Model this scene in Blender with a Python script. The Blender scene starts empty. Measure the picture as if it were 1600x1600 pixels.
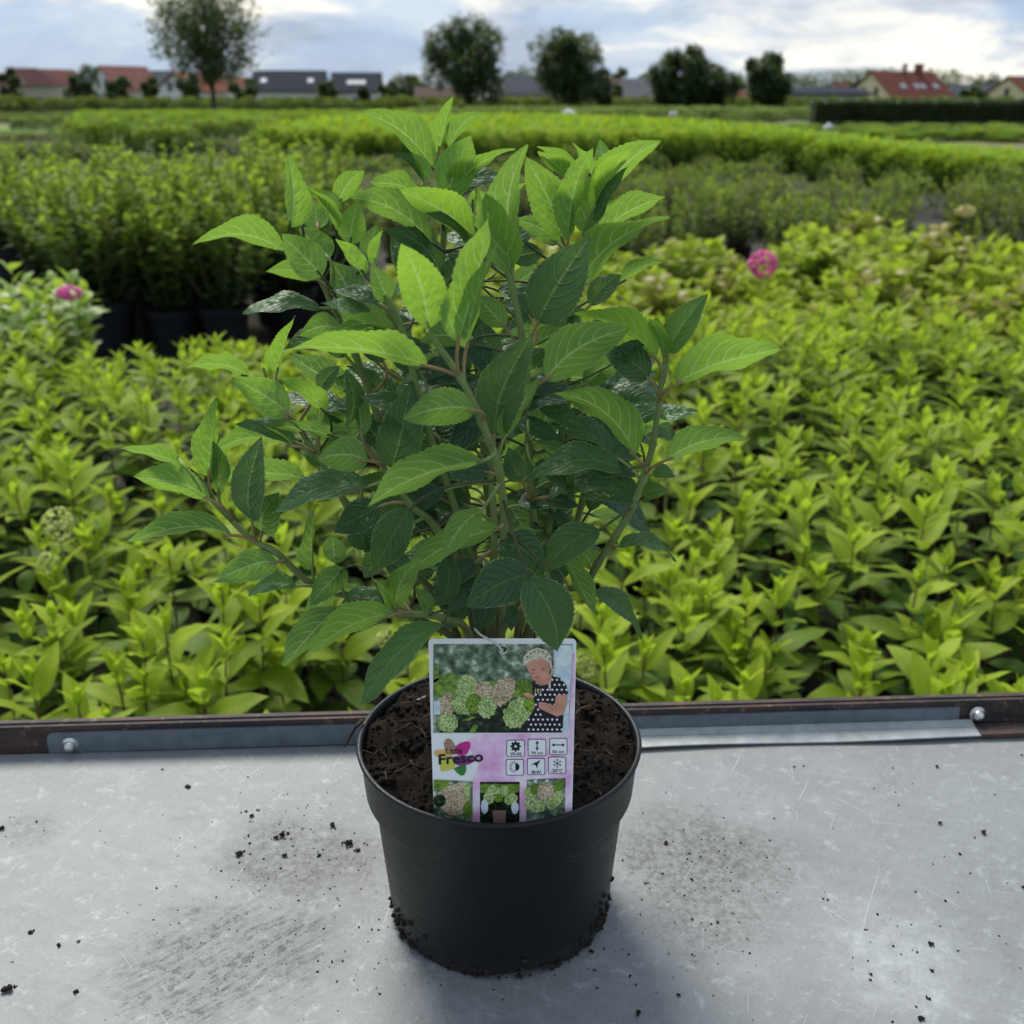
import bpy, math, random
import numpy as np
from mathutils import Vector, Matrix, noise as mnoise

rng = np.random.default_rng(7)
random.seed(7)
S = bpy.context.scene
COL = S.collection
R = math.radians

# ------------------------------------------------------------------ camera
FPX = 1640.0                      # focal length in photo pixels (1600 px frame)
PITCH = math.atan(640.0 / FPX)    # horizon lies at y = 160 px
TABLE_Z = 0.85
CAM = np.array([0.0, 0.0, TABLE_Z + 0.522])
cam_d = bpy.data.cameras.new('camera')
cam = bpy.data.objects.new('camera', cam_d)
COL.objects.link(cam)
cam.location = CAM
cam.rotation_euler = (math.pi / 2 - PITCH, 0, 0)
cam_d.sensor_width = 36.0
cam_d.lens = 36.0 * FPX / 1600.0
cam_d.clip_start = 0.02
cam_d.clip_end = 3000.0
cam_d.dof.use_dof = True
cam_d.dof.focus_distance = 0.64
cam_d.dof.aperture_fstop = 10.5
S.camera = cam

# ------------------------------------------------------------------ sky and sun
SUN_EL, SUN_AZ = R(52), R(-22)     # azimuth measured from +Y (away from the camera), negative = left
SKY_STRENGTH = 0.1
EXPOSURE = 1.48
world = bpy.data.worlds.new('World')
S.world = world
world.use_nodes = True


class NT:
    """small helper to wire shader nodes"""
    def __init__(s, tree):
        s.t = tree
        tree.nodes.clear()

    def n(s, kind, props=None, **inp):
        nd = s.t.nodes.new(kind)
        for k, v in (props or {}).items():
            setattr(nd, k, v)
        for k, v in inp.items():
            key = int(k[1:]) if k[0] == '_' and k[1:].isdigit() else k.replace('_', ' ')
            s.put(nd, key, v)
        return nd

    def put(s, nd, key, v):
        sock = nd.inputs[key]
        if isinstance(v, bpy.types.NodeSocket):
            s.t.links.new(v, sock)
        elif isinstance(v, bpy.types.Node):
            s.t.links.new(v.outputs[0], sock)
        else:
            if sock.type == 'RGBA' and len(v) == 3:
                v = (*v, 1)
            sock.default_value = v

    def math(s, op, a, b=None, c=None, clamp=False):
        nd = s.n('ShaderNodeMath', {'operation': op, 'use_clamp': clamp})
        s.put(nd, 0, a)
        if b is not None:
            s.put(nd, 1, b)
        if c is not None:
            s.put(nd, 2, c)
        return nd.outputs[0]

    def mix(s, f, a, b, mode='MIX'):
        nd = s.n('ShaderNodeMix', {'data_type': 'RGBA', 'blend_type': mode})
        s.put(nd, 0, f)
        s.put(nd, 6, a)
        s.put(nd, 7, b)
        return nd.outputs[2]

    def rng(s, v, a, b, c=0.0, d=1.0, smooth=False):
        nd = s.n('ShaderNodeMapRange')
        if smooth:
            nd.interpolation_type = 'SMOOTHSTEP'
        s.put(nd, 0, v)
        for i, q in enumerate((a, b, c, d)):
            s.put(nd, i + 1, q)
        return nd.outputs[0]

    def noise(s, vec, scale, detail=4.0, rough=0.55, dist=0.0):
        nd = s.n('ShaderNodeTexNoise', Scale=scale, Detail=detail, Roughness=rough, Distortion=dist)
        if vec is not None:
            s.put(nd, 'Vector', vec)
        return nd.outputs[0]

    def ramp(s, f, stops):
        nd = s.n('ShaderNodeValToRGB')
        s.put(nd, 0, f)
        el = nd.color_ramp.elements
        while len(el) < len(stops):
            el.new(0.5)
        for e, (p, c) in zip(el, stops):
            e.position = p
            e.color = (*c, 1) if len(c) == 3 else c
        return nd.outputs[0]

    def mapping(s, vec, loc=(0, 0, 0), rot=(0, 0, 0), scale=(1, 1, 1)):
        nd = s.n('ShaderNodeMapping')
        s.put(nd, 0, vec)
        nd.inputs[1].default_value = loc
        nd.inputs[2].default_value = rot
        nd.inputs[3].default_value = scale
        return nd.outputs[0]


w = NT(world.node_tree)
sky = w.n('ShaderNodeTexSky', {'sky_type': 'NISHITA', 'sun_disc': False, 'sun_elevation': SUN_EL,
                               'sun_rotation': SUN_AZ, 'air_density': 1.0, 'dust_density': 1.5, 'ozone_density': 1.5})
tc = w.n('ShaderNodeTexCoord')
dirv = tc.outputs['Generated']
n_big = w.noise(w.mapping(dirv, loc=(2.2, 9.3, 0.25), scale=(4.0, 4.0, 14.0)), 1.0, 9.0, 0.56, 0.35)
n_lit = w.noise(w.mapping(dirv, loc=(6.6, 4.4, 0.9), scale=(5.5, 5.5, 19.0)), 1.0, 10.0, 0.58, 0.5)
n_fine = w.noise(w.mapping(dirv, loc=(9.0, 2.0, 0.3), scale=(11.0, 11.0, 34.0)), 1.0, 8.0, 0.6, 0.4)
cover = w.rng(n_big, 0.42, 0.56, 0.0, 1.0, True)
cloud_v = w.math('ADD', w.math('MULTIPLY', n_lit, 0.72), w.math('MULTIPLY', n_fine, 0.28))
cloud_c = w.ramp(cloud_v, [(0.39, (1.3, 1.58, 2.08)), (0.46, (1.85, 2.12, 2.55)), (0.52, (2.6, 2.8, 3.0)),
                           (0.60, (4.1, 3.95, 3.55))])
blue = w.mix(0.88, sky.outputs[0], (1.05, 1.62, 2.55, 1))
skycol = w.mix(w.math('MAXIMUM', cover, 0.3), blue, cloud_c)
bg = w.n('ShaderNodeBackground', Color=skycol, Strength=SKY_STRENGTH)
wo = w.n('ShaderNodeOutputWorld')
w.t.links.new(bg.outputs[0], wo.inputs[0])

sun_d = bpy.data.lights.new('sun', 'SUN')
sun_d.energy = 1.5
sun_d.angle = R(24)
sun_d.color = (1.0, 0.96, 0.88)
sun = bpy.data.objects.new('sun', sun_d)
COL.objects.link(sun)
sd = Vector((math.sin(SUN_AZ) * math.cos(SUN_EL), math.cos(SUN_AZ) * math.cos(SUN_EL), math.sin(SUN_EL)))
sun.rotation_euler = sd.to_track_quat('Z', 'Y').to_euler()

S.view_settings.view_transform = 'Standard'
S.view_settings.look = 'None'
S.view_settings.exposure = EXPOSURE
S.view_settings.gamma = 1.0
S.view_settings.use_curve_mapping = False
S.render.engine = 'CYCLES'
S.cycles.use_denoising = True
S.cycles.max_bounces = 6
S.cycles.diffuse_bounces = 3
S.cycles.glossy_bounces = 3
S.cycles.transmission_bounces = 5
S.cycles.sample_clamp_indirect = 4.0

# ------------------------------------------------------------------ pixel helpers (a pixel gives a direction only)
RIGHT = np.array([1.0, 0, 0])
FWD = np.array([0, math.cos(PITCH), -math.sin(PITCH)])
UPV = np.array([0, math.sin(PITCH), math.cos(PITCH)])


def ray(x, y):
    return FWD * FPX + RIGHT * (x - 800.0) + UPV * (800.0 - y)


def at_z(x, y, z):
    d = ray(x, y)
    return CAM + d * ((z - CAM[2]) / d[2])


def at_y(x, y, Y):
    d = ray(x, y)
    return CAM + d * (Y / d[1])


# ------------------------------------------------------------------ object helpers
KIDS = {}


def link(o, parent=None):
    COL.objects.link(o)
    if parent is not None:
        o.parent = parent
        KIDS.setdefault(parent.name, []).append(o)
    return o


def tag(o, label, cat, group=None):
    o['label'] = label
    o['category'] = cat
    if group:
        o['group'] = group
    return o


def empty(name, loc=(0, 0, 0), rz=0.0, parent=None):
    o = bpy.data.objects.new(name, None)
    o.empty_display_size = 0.05
    o.location = loc
    o.rotation_euler = (0, 0, rz)
    return link(o, parent)


def mk_mesh(name, V, F, mats, uv=None, tone=None, smooth=False, mi=None):
    me = bpy.data.meshes.new(name)
    V = np.asarray(V, dtype=np.float64).reshape(-1, 3)
    if isinstance(F, np.ndarray) and F.ndim == 2:
        nf, k = F.shape
        me.vertices.add(len(V))
        me.vertices.foreach_set('co', V.astype(np.float32).ravel())
        me.loops.add(nf * k)
        me.loops.foreach_set('vertex_index', F.astype(np.int32).ravel())
        me.polygons.add(nf)
        me.polygons.foreach_set('loop_start', np.arange(0, nf * k, k, dtype=np.int32))
        loops = F.ravel()
    else:
        me.from_pydata(V.tolist(), [], [tuple(int(i) for i in f) for f in F])
        loops = np.array([i for f in F for i in f], dtype=np.int64)
    me.update(calc_edges=True)
    if uv is not None:
        l = me.uv_layers.new(name='UVMap')
        l.data.foreach_set('uv', np.asarray(uv, dtype=np.float32)[loops].ravel())
    if tone is not None:
        a = me.attributes.new('tone', 'FLOAT', 'POINT')
        a.data.foreach_set('value', np.asarray(tone, dtype=np.float32))
    for m in (mats if isinstance(mats, (list, tuple)) else [mats]):
        me.materials.append(m)
    if mi is not None:
        me.polygons.foreach_set('material_index', np.asarray(mi, dtype=np.int32))
    if smooth:
        me.polygons.foreach_set('use_smooth', np.ones(len(me.polygons), dtype=bool))
    return me


def obj(name, me, parent=None, loc=None):
    o = bpy.data.objects.new(name, me)
    if loc is not None:
        o.location = loc
    return link(o, parent)


def copy_tree(o, parent=None):
    c = o.copy()
    COL.objects.link(c)
    c.parent = parent
    for ch in KIDS.get(o.name, []):
        copy_tree(ch, c)
    return c


class MB:
    """collects shapes into one mesh"""
    def __init__(s):
        s.V, s.F, s.n, s.M = [], [], 0, []

    def add(s, V, F, mi=0):
        V = np.asarray(V, float)
        s.V.append(V)
        s.F += [tuple(int(i) + s.n for i in f) for f in F]
        s.M += [mi] * len(F)
        s.n += len(V)

    def box(s, c, size, rz=0.0, mi=0):
        c = np.asarray(c, float)
        h = np.asarray(size, float) / 2
        P = np.array([[sx, sy, sz] for sx in (-1, 1) for sy in (-1, 1) for sz in (-1, 1)], float) * h
        ca, sa = math.cos(rz), math.sin(rz)
        P = np.stack([P[:, 0] * ca - P[:, 1] * sa, P[:, 0] * sa + P[:, 1] * ca, P[:, 2]], 1) + c
        s.add(P, [(0, 1, 3, 2), (4, 6, 7, 5), (0, 4, 5, 1), (2, 3, 7, 6), (0, 2, 6, 4), (1, 5, 7, 3)], mi)

    def tube(s, pts, rad, n=8, mi=0, cap=True):
        V, F = tube_geo(pts, rad, n, cap)
        s.add(V, F, mi)

    def build(s, name, mats, parent=None, smooth=False):
        me = mk_mesh(name, np.concatenate(s.V), s.F, mats, smooth=smooth, mi=s.M)
        return obj(name, me, parent)


def tube_geo(pts, rad, n=8, cap=True):
    P = np.asarray(pts, float)
    k = len(P)
    rad = np.broadcast_to(np.asarray(rad, float), (k,))
    T = np.gradient(P, axis=0)
    T /= np.linalg.norm(T, axis=1)[:, None] + 1e-12
    ref = np.array([0.31, 0.87, 0.38])
    V = []
    for i in range(k):
        a = np.cross(T[i], ref)
        a /= np.linalg.norm(a) + 1e-12
        b = np.cross(T[i], a)
        th = np.arange(n) * 2 * math.pi / n
        V.append(P[i] + rad[i] * (np.cos(th)[:, None] * a + np.sin(th)[:, None] * b))
    V = np.concatenate(V)
    F = []
    for i in range(k - 1):
        for j in range(n):
            j2 = (j + 1) % n
            F.append((i * n + j, i * n + j2, (i + 1) * n + j2, (i + 1) * n + j))
    if cap:
        F.append(tuple(range(n))[::-1])
        F.append(tuple((k - 1) * n + j for j in range(n)))
    return V, F


def lathe(profile, n=64):
    """profile = [(r,z)...] outer then inner; returns open surface of revolution"""
    prof = np.asarray(profile, float)
    th = np.arange(n) * 2 * math.pi / n
    V = np.stack([np.outer(prof[:, 0], np.cos(th)), np.outer(prof[:, 0], np.sin(th)),
                  np.repeat(prof[:, 1][:, None], n, 1)], -1).reshape(-1, 3)
    F = []
    for i in range(len(prof) - 1):
        for j in range(n):
            j2 = (j + 1) % n
            F.append((i * n + j, i * n + j2, (i + 1) * n + j2, (i + 1) * n + j))
    return V, F


def smooth_path(P, sub=4):
    """Catmull-Rom through the rows of P (any width)"""
    P = np.asarray(P, float)
    Q = np.vstack([2 * P[0] - P[1], P, 2 * P[-1] - P[-2]])
    out = []
    for i in range(1, len(Q) - 2):
        for t in np.arange(sub) / sub:
            a, b, c, d = Q[i - 1], Q[i], Q[i + 1], Q[i + 2]
            out.append(0.5 * (2 * b + (c - a) * t + (2 * a - 5 * b + 4 * c - d) * t * t + (3 * b - a - 3 * c + d) * t ** 3))
    out.append(P[-1])
    return np.array(out)


# ------------------------------------------------------------------ materials
def mat(name):
    m = bpy.data.materials.new(name)
    m.use_nodes = True
    return m, NT(m.node_tree)


def out(nt, sh):
    o = nt.n('ShaderNodeOutputMaterial')
    nt.t.links.new(sh if isinstance(sh, bpy.types.NodeSocket) else sh.outputs[0], o.inputs[0])


def plain(name, col, rough=0.7, var=0.15, scale=40.0, metal=0.0, bump=0.0, spec=0.3):
    m, t = mat(name)
    c = t.n('ShaderNodeTexCoord')
    nz = t.noise(c.outputs['Object'], scale, 5.0, 0.6)
    lo = tuple(q * (1 - var) for q in col)
    hi = tuple(min(1, q * (1 + var)) for q in col)
    cc = t.mix(t.rng(nz, 0.3, 0.7), (*lo, 1), (*hi, 1))
    b = t.n('ShaderNodeBsdfPrincipled', Base_Color=cc, Roughness=rough, Metallic=metal, Specular_IOR_Level=spec)
    if bump:
        bp = t.n('ShaderNodeBump', Strength=bump, Distance=0.01, Height=nz)
        t.put(b, 'Normal', bp.outputs[0])
    out(t, b)
    return m


def leaf_material(name, top, under, young_top, young_under, veins=8.0, bump=0.35, transl=0.42, gloss=0.42, fine=True, spec=0.35, edge=0.0, glow=(0.47, 0.65, 0.03)):
    """two-sided leaf: glossy darker top, matt paler underside with raised veins, light passing through.
    age comes from object colour (single leaves) or the 'tone' attribute (joined foliage)"""
    m, t = mat(name)
    oi = t.n('ShaderNodeObjectInfo')
    oc = t.n('ShaderNodeSeparateColor', Color=oi.outputs['Color'])
    at = t.n('ShaderNodeAttribute', {'attribute_name': 'tone'})
    tone = t.math('ADD', at.outputs['Fac'], oc.outputs[0], clamp=True)
    geo = t.n('ShaderNodeNewGeometry')
    back = geo.outputs['Backfacing']
    uvn = t.n('ShaderNodeUVMap')
    sp = t.n('ShaderNodeSeparateXYZ', Vector=uvn.outputs[0])
    u = t.math('ABSOLUTE', t.math('MULTIPLY_ADD', sp.outputs[0], 2.0, -1.0))
    v = sp.outputs[1]
    tcn = t.n('ShaderNodeTexCoord')
    arc = t.math('SUBTRACT', v, t.math('MULTIPLY', t.math('POWER', u, 1.6), 0.40))
    tri = t.math('PINGPONG', t.math('MULTIPLY', arc, veins), 0.5)
    vein = t.rng(tri, 0.03, 0.095, 1.0, 0.0, True)
    mid = t.rng(u, 0.025, 0.075, 1.0, 0.0, True)
    vein = t.math('MAXIMUM', t.math('MULTIPLY', vein, t.rng(u, 0.75, 1.0, 0.75, 0.1)), mid)
    nz = t.noise(tcn.outputs['Object'], 55.0, 3.0, 0.6)
    tc_ = t.mix(tone, (*top, 1), (*young_top, 1))
    uc_ = t.mix(tone, (*under, 1), (*young_under, 1))
    tc_ = t.mix(t.math('MULTIPLY', mid, 0.45), tc_, t.mix(0.5, tc_, (0.30, 0.42, 0.16, 1)))
    uc_ = t.mix(t.math('MULTIPLY', vein, 0.9), uc_, t.mix(0.7, uc_, (0.58, 0.68, 0.36, 1)))
    if fine:
        # dusty grey sheen of the upper side, painted into the colour as pale speckles
        sheen_speck = t.noise(tcn.outputs['Object'], 900.0, 2.0, 0.7)
        tc_ = t.mix(t.rng(sheen_speck, 0.5, 0.68, 0.0, 0.45), tc_, t.mix(0.35, tc_, (0.26, 0.36, 0.28, 1)))
        # brown tips and a few spots on some leaves
        rnd = oi.outputs['Random']
        tipb = t.math('MULTIPLY', t.rng(t.math('ADD', v, t.math('MULTIPLY_ADD', nz, 0.10, -0.05)), 0.955, 0.985, 0.0, 1.0, True), t.math('GREATER_THAN', rnd, 0.7))
        tc_ = t.mix(tipb, tc_, (0.06, 0.035, 0.02, 1))
        uc_ = t.mix(tipb, uc_, (0.10, 0.06, 0.03, 1))
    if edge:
        rim_light = t.math('MULTIPLY', t.rng(u, 0.93, 0.985, 0.0, 1.0, True), edge)  # pale leaf margin, with rim light along the edge painted into the colour
        tc_ = t.mix(rim_light, tc_, (0.40, 0.52, 0.22, 1))
        uc_ = t.mix(rim_light, uc_, (0.46, 0.58, 0.24, 1))
    col = t.mix(back, tc_, uc_)
    col = t.mix(t.rng(nz, 0.35, 0.7, 0.0, 0.28), col, t.mix(1.0, col, (0.55, 0.62, 0.5, 1), 'MULTIPLY'))
    rough = t.mix(back, (gloss,) * 3, (0.62,) * 3)
    b = t.n('ShaderNodeBsdfPrincipled', Base_Color=col, Roughness=rough, Specular_IOR_Level=spec)
    pil = t.math('MULTIPLY', t.rng(tri, 0.0, 0.16, 0.0, 1.0, True), t.rng(back, 0.0, 1.0, 1.0, 0.15))
    hgt = pil
    if fine:
        vo = t.n('ShaderNodeTexVoronoi', {'feature': 'F1'}, Scale=260.0)
        t.put(vo, 'Vector', tcn.outputs['Object'])
        hgt = t.math('SUBTRACT', pil, t.math('MULTIPLY', vo.outputs[0], 0.55))
    hgt = t.math('SUBTRACT', hgt, t.math('MULTIPLY', t.math('MULTIPLY', mid, 0.8), t.rng(back, 0.0, 1.0, 1.0, 0.1)))
    bp = t.n('ShaderNodeBump', Strength=bump, Distance=0.0022, Height=hgt)
    t.put(b, 'Normal', bp.outputs[0])
    tr_c = t.mix(tone, t.mix(0.35, tuple((*[q for q in under], 1)), (0.035, 0.10, 0.008, 1)), (*glow, 1))
    tr_c = t.mix(t.math('MULTIPLY', vein, 0.6), tr_c, t.mix(0.6, tr_c, (0.66, 0.78, 0.32, 1)))
    tr = t.n('ShaderNodeBsdfTranslucent', Color=tr_c)
    t.put(tr, 'Normal', bp.outputs[0])
    mx = t.n('ShaderNodeMixShader')
    mx.inputs[0].default_value = transl
    t.t.links.new(b.outputs[0], mx.inputs[1])
    t.t.links.new(tr.outputs[0], mx.inputs[2])
    out(t, mx)
    return m


M = {}
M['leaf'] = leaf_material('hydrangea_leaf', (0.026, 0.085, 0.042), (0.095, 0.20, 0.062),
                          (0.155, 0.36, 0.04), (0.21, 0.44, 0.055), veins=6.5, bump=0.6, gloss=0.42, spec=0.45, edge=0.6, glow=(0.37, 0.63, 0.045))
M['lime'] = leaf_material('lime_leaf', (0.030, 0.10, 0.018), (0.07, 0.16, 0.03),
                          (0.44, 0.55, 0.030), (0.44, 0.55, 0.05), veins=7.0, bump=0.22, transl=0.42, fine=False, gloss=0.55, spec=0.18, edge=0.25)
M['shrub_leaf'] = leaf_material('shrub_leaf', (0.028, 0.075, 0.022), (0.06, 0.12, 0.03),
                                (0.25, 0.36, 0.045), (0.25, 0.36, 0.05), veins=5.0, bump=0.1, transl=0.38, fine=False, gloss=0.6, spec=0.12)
M['broad_leaf'] = leaf_material('broad_leaf', (0.085, 0.16, 0.020), (0.12, 0.2, 0.04),
                                (0.37, 0.42, 0.035), (0.37, 0.43, 0.05), veins=6.0, bump=0.2, transl=0.40, fine=False, gloss=0.55, spec=0.18)
M['pale_leaf'] = leaf_material('pale_leaf', (0.14, 0.26, 0.07), (0.18, 0.28, 0.1),
                               (0.34, 0.46, 0.12), (0.34, 0.46, 0.14), veins=6.0, bump=0.2, transl=0.38, fine=False)
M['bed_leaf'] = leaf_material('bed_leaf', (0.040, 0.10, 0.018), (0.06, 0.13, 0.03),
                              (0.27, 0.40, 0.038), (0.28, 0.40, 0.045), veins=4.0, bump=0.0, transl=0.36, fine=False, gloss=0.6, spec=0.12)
M['olive_leaf'] = leaf_material('olive_leaf', (0.058, 0.078, 0.034), (0.08, 0.10, 0.05),
                                (0.19, 0.22, 0.075), (0.20, 0.23, 0.085), veins=4.0, bump=0.0, transl=0.32, fine=False, gloss=0.6, spec=0.12)
M['soft_leaf'] = leaf_material('soft_leaf', (0.050, 0.085, 0.030), (0.07, 0.11, 0.045),
                               (0.21, 0.29, 0.055), (0.22, 0.29, 0.065), veins=4.0, bump=0.0, transl=0.34, fine=False, gloss=0.6, spec=0.12)
M['tree_leaf'] = leaf_material('tree_leaf', (0.022, 0.050, 0.018), (0.03, 0.06, 0.025),
                               (0.07, 0.12, 0.03), (0.08, 0.13, 0.035), veins=4.0, bump=0.0, transl=0.22, fine=False)
M['green_stem'] = plain('green_stem', (0.19, 0.26, 0.08), 0.5, 0.25, 90)
M['brown_stem'] = plain('brown_stem', (0.13, 0.075, 0.04), 0.6, 0.35, 120)
M['red_petiole'] = plain('red_petiole', (0.27, 0.20, 0.085), 0.5, 0.25, 120)
M['dim_stem'] = plain('dim_stem', (0.055, 0.07, 0.028), 0.6, 0.3, 120)
M['bark'] = plain('bark', (0.07, 0.055, 0.04), 0.9, 0.4, 4.0, bump=0.4)
M['black_plastic'] = None

# ------------------------------------------------------------------ ground
def ground_mat(name, c1, c2, c3, s1, s2):
    m, t = mat(name)
    tcn = t.n('ShaderNodeTexCoord')
    a = t.noise(tcn.outputs['Object'], s1, 6.0, 0.6)
    b_ = t.noise(tcn.outputs['Object'], s2, 6.0, 0.7)
    c = t.mix(t.rng(a, 0.38, 0.62), (*c1, 1), (*c2, 1))
    c = t.mix(t.rng(b_, 0.5, 0.7), c, (*c3, 1))
    b = t.n('ShaderNodeBsdfPrincipled', Base_Color=c, Roughness=0.9, Specular_IOR_Level=0.2)
    bp = t.n('ShaderNodeBump', Strength=0.6, Distance=0.03, Height=b_)
    t.put(b, 'Normal', bp.outputs[0])
    out(t, b)
    return m


M['meadow'] = ground_mat('meadow', (0.10, 0.13, 0.035), (0.17, 0.18, 0.07), (0.20, 0.17, 0.09), 0.06, 0.9)
M['nursery_soil'] = ground_mat('nursery_soil', (0.030, 0.026, 0.022), (0.055, 0.048, 0.035), (0.06, 0.07, 0.03), 0.8, 9.0)
M['dry_strip'] = ground_mat('dry_strip', (0.13, 0.12, 0.06), (0.19, 0.16, 0.09), (0.12, 0.14, 0.04), 0.25, 2.5)
M['lawn'] = ground_mat('lawn', (0.09, 0.20, 0.02), (0.13, 0.26, 0.03), (0.10, 0.19, 0.03), 0.4, 5.0)


def sheet(name, x0, x1, y0, y1, z, m, nx=1, ny=1):
    xs, ys = np.linspace(x0, x1, nx + 1), np.linspace(y0, y1, ny + 1)
    V = [(x, y, z) for y in ys for x in xs]
    F = [(j * (nx + 1) + i, j * (nx + 1) + i + 1, (j + 1) * (nx + 1) + i + 1, (j + 1) * (nx + 1) + i)
         for j in range(ny) for i in range(nx)]
    o = obj(name, mk_mesh(name, V, np.array(F), m))
    o['kind'] = 'structure'
    return o


sheet('ground', -1500, 1500, -40, 2600, 0.0, M['meadow'], 8, 8)
sheet('nursery_ground', -40, 40, -6, 23, 0.004, M['nursery_soil'])
sheet('dry_path', -60, 60, 34, 38.5, 0.004, M['dry_strip'])
sheet('lawn', -44, -24, 44, 66, 0.004, M['lawn'])

# ------------------------------------------------------------------ work table
EL, ER = at_z(0, 1184, TABLE_Z), at_z(1600, 1137, TABLE_Z)
tdir = (ER - EL) / np.linalg.norm(ER - EL)
tang = math.atan2(tdir[1], tdir[0])
tmid = (EL + ER) / 2
tnor = np.array([-tdir[1], tdir[0], 0])


def tx(px_x, px_y):
    """distance along the table's far edge of the point seen at that pixel"""
    return float(np.dot(at_z(px_x, px_y, TABLE_Z) - tmid, tdir))


m, t = mat('galvanised_sheet')
tcn = t.n('ShaderNodeTexCoord')
P = tcn.outputs['Object']


def aniso(ang, sx, sy, off=0.0):
    return t.mapping(t.mapping(P, loc=(off, off, 0), rot=(0, 0, R(ang))), scale=(sx, sy, 1))


n1 = t.noise(P, 5.0, 6.0, 0.6, 0.4)
n2 = t.noise(aniso(24, 6, 34), 4.0, 7.0, 0.78, 0.3)
n3 = t.noise(P, 75.0, 6.0, 0.75, 0.3)
n4 = t.noise(aniso(-50, 7, 40), 5.0, 7.0, 0.8, 0.3)
base = t.mix(t.rng(n1, 0.3, 0.7), (0.150, 0.157, 0.156, 1), (0.215, 0.225, 0.222, 1))
base = t.mix(t.rng(n2, 0.35, 0.75, 0.0, 0.45), base, (0.27, 0.282, 0.28, 1))
base = t.mix(t.rng(n4, 0.45, 0.78, 0.0, 0.35), base, (0.105, 0.11, 0.11, 1))
base = t.mix(t.rng(n3, 0.56, 0.66, 0.0, 0.6), base, (0.36, 0.372, 0.37, 1))


def blot(cx, cy, rad_px, aspect=1.0, rot=0.0):
    c = at_z(cx, cy, TABLE_Z)
    c2 = at_z(cx + rad_px, cy, TABLE_Z)
    r_ = float(c2[0] - c[0])
    v = t.n('ShaderNodeMapping', {'vector_type': 'TEXTURE'})
    t.put(v, 0, P)
    v.inputs[1].default_value = c - np.array([0, 0, TABLE_Z]) * 0
    v.inputs[2].default_value = (0, 0, rot)
    v.inputs[3].default_value = (r_, r_ * aspect, 1)
    wob = t.n('ShaderNodeVectorMath', {'operation': 'LENGTH'})
    t.put(wob, 0, v.outputs[0])
    d = t.math('ADD', wob.outputs['Value'], t.math('MULTIPLY_ADD', t.noise(P, 14.0, 6.0, 0.7), 1.5, -0.75))
    return t.rng(d, 0.35, 1.15, 1.0, 0.0, True)


streak = t.noise(aniso(-40, 5, 22), 9.0, 8.0, 0.85)
speck = t.noise(P, 230.0, 4.0, 0.7)
grain = t.noise(aniso(24, 1.0, 2.5), 420.0, 3.0, 0.7)
base = t.mix(t.rng(grain, 0.35, 0.7, 0.0, 0.30), base, (0.34, 0.35, 0.35, 1))
blotch = t.noise(P, 22.0, 7.0, 0.72, 0.8)
base = t.mix(t.rng(blotch, 0.55, 0.72, 0.0, 0.5), base, (0.31, 0.325, 0.325, 1))
base = t.mix(t.rng(blotch, 0.30, 0.42, 0.35, 0.0), base, (0.11, 0.115, 0.115, 1))
dirt_l = blot(350, 1500, 230, 0.75, R(35))
dirt_l2 = blot(470, 1340, 150, 0.8)
dirt_r = blot(1080, 1360, 160, 1.1)
dirt_rr = blot(1180, 1330, 120, 0.7)
dirt_f = blot(40, 1300, 60, 0.8)
brown = (0.062, 0.049, 0.041, 1)
base = t.mix(t.math('MULTIPLY', dirt_l, t.math('MULTIPLY', t.rng(streak, 0.46, 0.58, 0.03, 0.95), t.rng(speck, 0.40, 0.56, 0.12, 1.0))), base, (0.050, 0.047, 0.043, 1))
for q, k in ((dirt_l2, 0.85), (dirt_r, 0.9), (dirt_rr, 0.5), (dirt_f, 0.6)):
    base = t.mix(t.math('MULTIPLY', q, t.rng(speck, 0.42, 0.70, 0.12, k)), base, brown)
chalk = blot(1400, 1490, 130, 1.0, R(30))
base = t.mix(t.math('MULTIPLY', chalk, t.rng(n3, 0.35, 0.65, 0.1, 0.7)), base, (0.40, 0.41, 0.415, 1))
# scratches: thin bright lines in two directions
for rot, off, lo in ((-62, 3.1, 0.78), (12, 11.3, 0.80), (-80, 6.4, 0.79), (48, 17.4, 0.79)):
    sc = t.noise(aniso(rot, 5.0, 190, off), 3.0, 1.0, 0.5)
    base = t.mix(t.rng(sc, lo - 0.02, lo + 0.01, 0.0, 0.5), base, (0.42, 0.43, 0.43, 1))
alld = t.math('MAXIMUM', dirt_l, t.math('MAXIMUM', dirt_l2, dirt_r))
rough = t.math('ADD', t.rng(n2, 0.3, 0.7, 0.52, 0.66), t.math('MULTIPLY', alld, 0.08))
base = t.mix(1.0, base, (1.0, 1.02, 1.03, 1), 'MULTIPLY')
b = t.n('ShaderNodeBsdfPrincipled', Base_Color=base, Roughness=rough, Metallic=0.12)
bp = t.n('ShaderNodeBump', Strength=0.25, Distance=0.002, Height=t.math('ADD', n3, t.math('MULTIPLY', n1, 2.0)))
t.put(b, 'Normal', bp.outputs[0])
out(t, b)
M['sheet'] = m


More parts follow.
